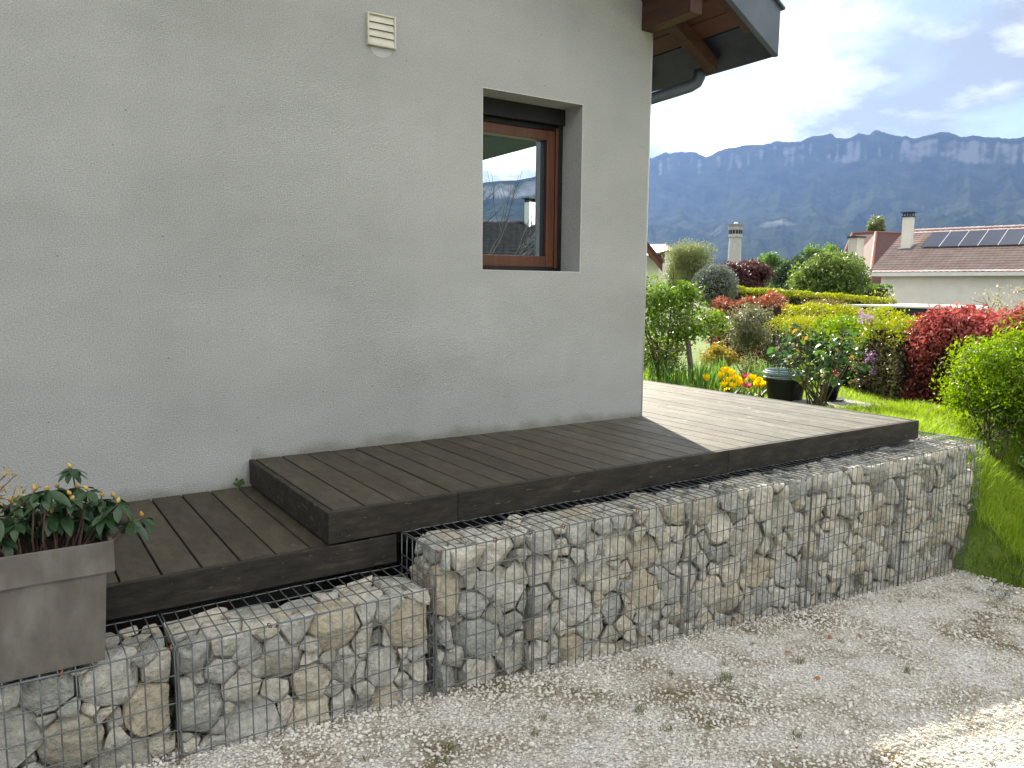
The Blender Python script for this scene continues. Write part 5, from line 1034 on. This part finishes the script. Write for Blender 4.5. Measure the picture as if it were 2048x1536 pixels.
def white_house():
    dep = 62.0
    def at(u, v, d): return CAM+d*((u-1024)/FPX*_r-(v-768)/FPX*_u+_f)
    E0 = at(1735, 546, dep*1.018); E1 = at(2048, 541.5, dep*0.90); ze = (E0[2]+E1[2])/2; E0[2] = E1[2] = ze
    ax = unit(E1-E0); L = np.linalg.norm(E1-E0)+6.0; away = unit((-ax[1], ax[0], 0)); away = away if np.dot(away, E0-CAM) > 0 else -away
    Wd, pit = 9.3, R(24); upv = away*math.cos(pit)+np.array((0, 0, math.sin(pit))); gz = -1.6
    t = thing('white_house', 'white neighbouring house with pinkish tiled roof and solar panels', 'house', (*(E0+ax*L/2+away*4)[:2], gz))
    me, nrm = tiles(E0, ax, upv, L, Wd, 0.40, 0.50, M['tile'], 0.05, 0.05); o = add('roof', me, M['tile'], t, origin=E0); o['kind'] = 'stuff'
    R0 = E0+upv*Wd; back = R0+away*Wd*math.cos(pit); back[2] = ze
    b = MB(); i0 = [E0, E0+ax*L]; w0 = E0+ax*0.9+away*0.55; w1 = E0+ax*(L-0.9)+away*0.55; w2 = w1+away*(2*Wd*math.cos(pit)-1.1); w3 = w0+away*(2*Wd*math.cos(pit)-1.1)
    b.prism([(q[0], q[1], gz) for q in (w0, w1, w2, w3)], (0, 0, ze-gz-0.02))
    rz = (R0-E0)@np.array((0, 0, 1.))
    for w, wb in ((w0, w3), (w1, w2)):
        b.prism([(*w[:2], ze-0.02), (*wb[:2], ze-0.02), (*((w+wb)/2)[:2], ze+rz-0.35)], ax*(0.25 if w is w0 else -0.25))
    add('wall', b.mesh(), M['cream'], t)
    add('roof_back', MB().prism([E0-nrm*0.02, R0-nrm*0.02, back-nrm*0.02, back-nrm*0.12+np.array((0, 0, -0.05)), R0-nrm*0.16, E0-nrm*0.12], ax*L).mesh(), M['tile2'], t)
    add('gutter', MB().prism([E0+np.array((0, 0, -0.30))-away*0.06, E0+np.array((0, 0, 0.0))-away*0.06, E0+np.array((0, 0, 0.0))+away*0.04, E0+np.array((0, 0, -0.30))+away*0.5], ax*L).mesh(), M['white'], t)
    rb = MB(); k = 0
    for s in np.arange(0, L, 0.42): rb.tube([R0+ax*s+nrm*0.03, R0+ax*(s+0.40)+nrm*0.055], [0.10, 0.115], 8)
    add('ridge_tiles', rb.mesh(), M['tile'], t)['kind'] = 'stuff'
    # chimney: foot on the slope
    def slope_pt(u, v):
        d = (u-1024)/FPX*_r-(v-768)/FPX*_u+_f; s = np.dot(E0-CAM, nrm)/np.dot(d, nrm); return CAM+s*d
    c0, c1 = slope_pt(1801, 500), slope_pt(1829, 497); wdt = np.dot(c1-c0, ax); ctop = P(1815, 434, np.hypot(*(c0-CAM)[:2]))[2]; cb = c0[2]-0.8
    ch = add('chimney', MB().prism([(*(c0+ax*0)[:2], cb), (*(c0+ax*wdt*0.72)[:2], cb), (*(c0+ax*wdt*0.72+away*0.7)[:2], cb), (*(c0+away*0.7)[:2], cb)], (0, 0, ctop-cb)).mesh(), M['cream'], t, origin=c0)
    base = np.array((c0[0], c0[1], ctop)); cap = MB(); ww = wdt*0.72
    cap.prism([base+ax*-0.08-away*0.08, base+ax*(ww+0.08)-away*0.08, base+ax*(ww+0.08)+away*0.78, base-ax*0.08+away*0.78], (0, 0, 0.07))
    for s in (0.05, 0.36, 0.66, 0.95):
        for a in (0.05, 0.62): cap.tube([base+ax*ww*s+away*a+np.array((0, 0, 0.07)), base+ax*ww*s+away*a+np.array((0, 0, 0.33))], 0.045, 5)
    cap.prism([base+ax*-0.14-away*0.14+np.array((0, 0, 0.33)), base+ax*(ww+0.14)-away*0.14+np.array((0, 0, 0.33)), base+ax*(ww+0.14)+away*0.84+np.array((0, 0, 0.33)), base-ax*0.14+away*0.84+np.array((0, 0, 0.33))], (0, 0, 0.07))
    add('chimney_cap', cap.mesh(), M['blackmetal'], ch)
    add('flashing', MB().prism([c0-ax*0.18-away*0.18-upv*0.0, c0+ax*(ww+0.18)-away*0.18, c0+ax*(ww+0.18)-away*0.18+upv*1.25, c0-ax*0.18-away*0.18+upv*1.25], nrm*0.06).mesh(), M['greyzinc'], ch)
    p0 = slope_pt(1842, 500.5); p1 = slope_pt(1870, 470.5); hh = np.dot(p1-p0, upv); off = np.dot(p0-E0, ax); vv = np.dot(p0-E0, upv); q = slope_pt(1879, 499.5); pwid = np.dot(q-p0, ax)
    for k in range(int((L-off-0.3)/pwid)):
        o = E0+ax*(off+k*pwid)+upv*vv+nrm*0.25; a = ax*(pwid-0.05)
        pn = add('solar_panel', MB().prism([o, o+a, o+a+upv*hh, o+upv*hh], nrm*0.04).mesh(), M['panel'], t, origin=o)
        add('panel_frame', MB().prism([o+ax*(pwid-0.05), o+ax*pwid, o+ax*pwid+upv*hh, o+ax*(pwid-0.05)+upv*hh], nrm*0.045).mesh(), M['alu'], pn)
white_house()
def carport():
    D = 26.0; zt = P(1840, 610, D)[2]; q = [PZ(u, v, zt) for u, v in ((1694, 609), (1974, 616), (1960, 611.5), (1757, 606.5))]
    a, b, c, d = q; t = thing('flat_roof_shed', 'low shed with white flat roof and dark fascia in front of the white house', 'shed', (*((a+b)/2)[:2], -1.3))
    c = b+unit(b-CAM)*np.array((1, 1, 0))*4.0; d = a+unit(a-CAM)*np.array((1, 1, 0))*6.0; c[2] = d[2] = zt
    add('roof', MB().prism([(x[0], x[1], zt-0.05) for x in (a, b, c, d)], (0, 0, 0.05)).mesh(), M['white'], t)
    M['navy'] = mat('navy_panel', [(0.02, 0.024, 0.035), (0.03, 0.034, 0.045)], rough=0.5)
    i = [(x+((a+b+c+d)/4-x)*0.03) for x in (a, b, c, d)]
    add('fascia', MB().prism([(x[0], x[1], -1.4) for x in i], (0, 0, zt-0.052+1.4)).mesh(), M['navy'], t)
carport()
def hip_house(name, label, cat, e0, e1, Wd, pit, gz, wallm, tilem, hip=0.0, ridge_beads=None, oh=0.4, group=None):
    """ridged house: e0-e1 eave line facing the camera"""
    e0, e1 = np.array(e0, float), np.array(e1, float); ze = (e0[2]+e1[2])/2; e0[2] = e1[2] = ze; ax = unit(e1-e0); L = np.linalg.norm(e1-e0)
    away = unit((-ax[1], ax[0], 0)); away = away if np.dot(away, e0-CAM) > 0 else -away; run = Wd*math.cos(pit); h = Wd*math.sin(pit)
    t = thing(name, label, cat, (*((e0+e1)/2+away*run)[:2], gz), group); b0, b1 = e0+away*2*run, e1+away*2*run
    r0, r1 = e0+away*run+ax*hip+np.array((0, 0, h)), e1+away*run-ax*hip+np.array((0, 0, h))
    me = bpy.data.meshes.new('roof'); V = [e0, e1, b1, b0, r0, r1]; me.from_pydata([tuple(v) for v in V], [], [(0, 1, 5, 4), (2, 3, 4, 5), (0, 4, 3), (1, 2, 5), (0, 3, 2, 1)]); me.update()
    add('roof', me, tilem, t)
    c = (e0+e1+b0+b1)/4; w = [q+(c-q)*(oh/np.linalg.norm(c-q)*1.4) for q in (e0, e1, b1, b0)]
    add('wall', MB().prism([(q[0], q[1], gz) for q in w], (0, 0, ze-gz-0.01)).mesh(), wallm, t)
    if ridge_beads:
        rb = MB()
        for a, b in ((r0, r1), (e0, r0), (e1, r1)):
            if np.linalg.norm(b-a) > 0.3: rb.tube([a, b], 0.11, 6)
        add('ridge_tiles', rb.mesh(), ridge_beads, t)
    return t, e0, e1, r0, r1, ax, away
M['ridge'] = mat('ridge_tile', [(0.20, 0.075, 0.05), (0.28, 0.11, 0.075)], scale=3, rough=0.6)
D = 85.0; z_e = P(1720, 572, D)[2]
e0 = P(1640, 572, 80); e1 = P(1748, 572, 92); e2 = P(1850, 572, 78)
def brown_house():
    def at(u, v, D): return P(u, v, D)
    ze = P(1740, 575, 88)[2]; gz = -1.8
    t = thing('brown_roofed_house', 'house with steep hipped brown tile roof behind the large green bush', 'house', (*P(1750, 575, 92)[:2], gz))
    zr = P(1740, 467, 92)[2]; a = P(1660, 575, 82); b = P(1738, 590, 78); c = P(1860, 575, 90); d = P(1800, 575, 104); f = P(1690, 575, 100)
    for q in (a, b, c, d, f): q[2] = ze
    r0 = P(1705, 467, 91); r1 = P(1752, 466, 90); r2 = P(1850, 466, 95)
    for q in (r0, r1, r2): q[2] = zr
    V = [a, b, c, d, f, r0, r1, r2]; me = bpy.data.meshes.new('roof'); me.from_pydata([tuple(v) for v in V], [], [(0, 1, 6, 5), (1, 2, 7, 6), (2, 3, 7), (3, 4, 5, 6, 7), (4, 0, 5), (0, 4, 3, 2, 1)]); me.update(); add('roof', me, M['tile2'], t)
    m = sum(V[:5])/5; add('wall', MB().prism([(*(q+(m-q)*0.06)[:2], gz) for q in (a, b, c, d, f)], (0, 0, ze-gz-0.02)).mesh(), M['cream'], t)
    rb = MB(); rb.tube([r0, r1, r2], 0.12, 6); rb.tube([b, r1], 0.14, 6); rb.tube([a, r0], 0.12, 6); add('ridge_tiles', rb.mesh(), M['ridge'], t)
    k = P(1713, 476, 80); kb = P(1713, 512, 80); kw = 0.55; ch = add('chimney', MB().box((k[0]-kw, k[1]-0.45, kb[2]-1.5), (k[0]+kw, k[1]+0.45, k[2])).mesh(), M['towerstone'], t); add('chimney_cap', MB().box((k[0]-kw-0.1, k[1]-0.55, k[2]+0.001), (k[0]+kw+0.1, k[1]+0.55, k[2]+0.14)).mesh(), M['dark'], ch)
brown_house()
e0, e1 = P(1240, 521, 62), P(1366, 505, 60)
def beige_house():
    ze = P(1350, 504.5, 60)[2]; gz = -1.8; t = thing('beige_roofed_house', 'far house with pale beige hipped roof just right of the house corner', 'house', (*P(1310, 520, 62)[:2], gz))
    a = P(1240, 530, 56); b = P(1334, 504, 57); c = P(1368, 504, 64); d = P(1250, 504, 72); r0 = P(1270, 488, 63); r1 = P(1331, 488, 62)
    for q in (b, c, d): q[2] = ze
    a[2] = ze-0.9; r0[2] = r1[2] = P(1331, 488, 62)[2]
    V = [a, b, c, d, r0, r1]; me = bpy.data.meshes.new('roof'); me.from_pydata([tuple(v) for v in V], [], [(0, 1, 5, 4), (1, 2, 5), (2, 3, 4, 5), (3, 0, 4), (0, 3, 2, 1)]); me.update(); add('roof', me, M['tile3'], t)
    m = sum(V[:4])/4; add('wall', MB().prism([(*(q+(m-q)*0.08)[:2], gz) for q in (a, b, c, d)], (0, 0, ze-gz-0.9)).prism([(*(q+(m-q)*0.1)[:2], ze-0.95) for q in (b, c, d)], (0, 0, 0.9)).mesh(), M['cream'], t)
    t = thing('chalet', 'timber gabled house end with brown rafters at the house corner', 'house', (*P(1296, 530, 34)[:2], -1.5))
    a, b = P(1288, 486, 33.5), P(1325, 531, 33.5); c = P(1262, 531, 33.5); th = np.array((0.0, 0.0, 0.22)); aw = unit(P(1296, 530, 34)-CAM)*np.array((1, 1, 0))*5
    add('roof', MB().prism([a+th, b+th, b, a], aw).prism([a+th, c+th, c, a], aw).mesh(), M['tile2'], t); add('barge_board', MB().prism([a-th*0.1, b-th*0.1, b-th*1.2, a-th*1.2], -aw*0.02).mesh(), M['redwood'], t)
    w0, w1 = P(1270, 531, 34), P(1318, 531, 34); add('wall', MB().prism([(*w0[:2], -1.5), (*w1[:2], -1.5), (*w1[:2], w1[2]-0.05), (*P(1289, 500, 34)[:2], P(1289, 500, 34)[2]-0.1), (*w0[:2], w0[2]-0.05)], aw*0.9).mesh(), M['cream'], t)
beige_house()
def tower():
    D = 290.0; g = P(1468, 540, D); g[2] = -2.2; top = P(1468, 452, D)[2]; k = np.dot(P(1468, 500, D)-CAM, _f)/FPX; r = 11.6*k; rb = 13.2*k; zc = P(1468, 474, D)[2]; H = top-g[2]; hc = zc-g[2]
    t = thing('stone_tower', 'tall round stone tower with arched belfry openings below the mountain', 'tower', g)
    add('shaft', MB().lathe(g, [(r*1.25, 0), (r*1.02, hc-0.3)], 28).mesh(smooth=True), M['towerstone'], t)
    add('string_course', MB().lathe(g, [(r*1.02, hc-0.3), (rb*1.03, hc), (rb*1.03, hc+0.5), (rb*0.97, hc+0.5)], 28).mesh(), M['towerstone'], t)
    be = add('belfry', MB().lathe(g, [(rb*0.97, hc+0.5), (rb*0.97, H-1.6), (rb*1.06, H-1.0), (rb*1.06, H-0.3), (0.01, H-0.3)], 28).mesh(), M['towerstone'], t)
    for a in np.arange(0, 2*math.pi, 2*math.pi/14):
        c, s = math.cos(a), math.sin(a); wd = 0.42; z0 = g[2]+hc+1.0; z1 = g[2]+hc+2.6; rr = rb*0.985; tx, ty = -s, c
        pts = [(g[0]+rr*c+tx*dx, g[1]+rr*s+ty*dx, z) for dx, z in ((-wd, z0), (wd, z0), (wd, z1), (wd*0.6, z1+0.35), (0, z1+0.5), (-wd*0.6, z1+0.35), (-wd, z1))]
        add('arched_opening', MB().prism(pts, (-0.5*c, -0.5*s, 0)).mesh(), M['dark'], be)
    pr_ = MB()
    for a in np.arange(0, 2*math.pi, 2*math.pi/16):
        c, s = math.cos(a), math.sin(a); q = np.array((g[0]+rb*c, g[1]+rb*s, g[2]+H-0.3)); pr_.box(q-np.array((0.38, 0.38, 0)), q+np.array((0.38, 0.38, 0.9)))
    add('parapet', pr_.mesh(), M['grey_slab'], t)
    add('dome', MB().lathe((g[0], g[1], g[2]+H-0.3), [(0.9, 0), (0.9, 0.9), (0.6, 1.5), (0.01, 1.7)], 14).mesh(smooth=True), M['white'], t)
tower()

# ------------------------------------------------------------------ across the drive (seen mirrored in the window)
def MR(u, v, D): q = P(u, v, D); q[1] = 2*(WD+0.05)-q[1]; return q
def opposite():
    gz = float(z_lawn(*MR(1040, 560, 34)[:2])); r0, r1 = MR(880, 437, 38), MR(1180, 440, 38); zr = (r0[2]+r1[2])/2
    ax = unit((r1-r0)*np.array((1, 1, 0))); tow = unit((CAM[0]*0-0.0-(r0+r1)[0]/2, 0-(r0+r1)[1]/2, 0)); n = np.array((-ax[1], ax[0], 0)); n = n if np.dot(n, tow) > 0 else -n
    t = thing('slate_roofed_house', 'house with dark tiled roof and pale chimney across the drive, mirrored in the window', 'house', (*((r0+r1)/2)[:2], gz))
    L = np.linalg.norm(r1-r0); e0 = r0+n*4.5; e0[2] = zr-2.4; up = unit(r0-e0); me, nr = tiles(e0, ax, up, L, np.linalg.norm(r0-e0), 0.3, 0.33, M['tile4']); add('roof', me, M['tile4'], t, origin=e0)['kind'] = 'stuff'
    e1 = e0+ax*L; r1 = r0+ax*L; b0 = e0-n*9; b1 = e1-n*9
    add('roof_back', MB().prism([e0-nr*0.03, r0-nr*0.03, b0-nr*0.03, b0-nr*0.2, r0-nr*0.2, e0-nr*0.2], ax*L).mesh(), M['tile4'], t)
    w = [e0-n*0.5+ax*0.4, e1-n*0.5-ax*0.4, b1+n*0.5-ax*0.4, b0+n*0.5+ax*0.4]; add('wall', MB().prism([(*q[:2], gz) for q in w], (0, 0, e0[2]-gz-0.1)).mesh(), M['cream'], t)
    k = MR(1061, 405, 37.3); c0 = np.array((k[0], k[1], zr-1.2)); hw = 0.20; add('chimney', MB().box((k[0]-hw, k[1]-hw, zr-1.5), (k[0]+hw, k[1]+hw, k[2])).mesh(), M['cream'], t)
    add('chimney_cap', MB().box((k[0]-hw-0.1, k[1]-hw-0.1, k[2]+0.15), (k[0]+hw+0.1, k[1]+hw+0.1, k[2]+0.2)).box((k[0]-hw, k[1]-hw, k[2]+0.001), (k[0]-hw+0.06, k[1]+hw, k[2]+0.15)).box((k[0]+hw-0.06, k[1]-hw, k[2]+0.001), (k[0]+hw, k[1]+hw, k[2]+0.15)).mesh(), M['blackmetal'], t)
    rg = np.random.default_rng(230); q = MR(925, 560, 17); g = np.array((q[0], q[1], float(z_lawn(q[0], q[1])))); t = thing('bare_tree', 'bare branched tree across the drive, mirrored in the window', 'tree', g); b = MB()
    def grow(p, d, l, r, k):
        m = p+d*l*0.5+rg.normal(0, 0.03*l, 3); e = p+d*l+np.array((0, 0, -0.02*l)); b.tube([p, m, e], [r, r*0.85, r*0.7], 5)
        if k > 0:
            for _ in range(3): dd = d+rg.normal(0, 0.34, 3); dd /= np.linalg.norm(dd); grow(p+d*l*rg.uniform(0.6, 1.0), dd, l*rg.uniform(0.6, 0.85), r*0.6, k-1)
    add('trunk', MB().tube([g, g+np.array((0, 0, 1.6))], [0.10, 0.085], 8).mesh(smooth=True), M['bark'], t)
    side = unit((MR(1060, 400, 17)-MR(960, 400, 17))*np.array((1, 1, 0)))
    for k in range(6): d = unit(side*rg.uniform(-0.2, 0.9)+np.array((0, 0, 0.8))+rg.normal(0, 0.15, 3)); grow(g+np.array((0, 0, 1.4+0.04*k)), d, 1.45, 0.022, 3)
    add('branches_or_core', b.mesh(), mat('grey_bark', [(0.03, 0.03, 0.03), (0.05, 0.05, 0.05)], rough=0.9), t)
opposite()
def open_carport():
    a, b = MR(900, 338, 14), MR(1150, 272, 13); z = (a[2]+b[2])/2; a2, b2 = a, b; q = np.array((-3.7, -3.95)); c, d = [np.array((*(q+(v[:2]-q)*0.60), v[2])) for v in (b2, a2)]
    t = thing('open_carport', 'dark flat carport roof on posts across the drive, mirrored at the top of the window', 'carport', (*((a+b)/2)[:2], float(z_gravel(a[0], a[1]))))
    add('roof', MB().prism([a2, b2, c, d], (0, 0, 0.16)).mesh(), mat('navy_sheet', [(0.014, 0.02, 0.05), (0.02, 0.028, 0.065)], rough=0.6), t)
    for v in (a2, b2): p = v+np.array((0, 0, 0)); gz_ = float(z_lawn(p[0], p[1]))-0.05; add('post', MB().box((p[0]-0.06, p[1]-0.06, gz_), (p[0]+0.06, p[1]+0.06, p[2]-0.002)).mesh(), M['gutter'], t)
open_carport()

# ------------------------------------------------------------------ air between the gardens and the mountain
def haze():
    m = bpy.data.materials.new('haze'); m.use_nodes = True; nt = m.node_tree; nt.nodes.clear(); o = nt.nodes.new('ShaderNodeOutputMaterial'); v = nt.nodes.new('ShaderNodeVolumePrincipled')
    v.inputs['Color'].default_value = (0.24, 0.41, 0.86, 1); v.inputs['Density'].default_value = 0.48e-4; v.inputs['Anisotropy'].default_value = 0.45; nt.links.new(v.outputs[0], o.inputs['Volume'])
    setp(add('haze', MB().box((-9500, -9500, -14.0), (9500, 9500, 1250.0)).mesh(), m), 'pale blue haze in the valley air', 'haze', kind='stuff')
haze()
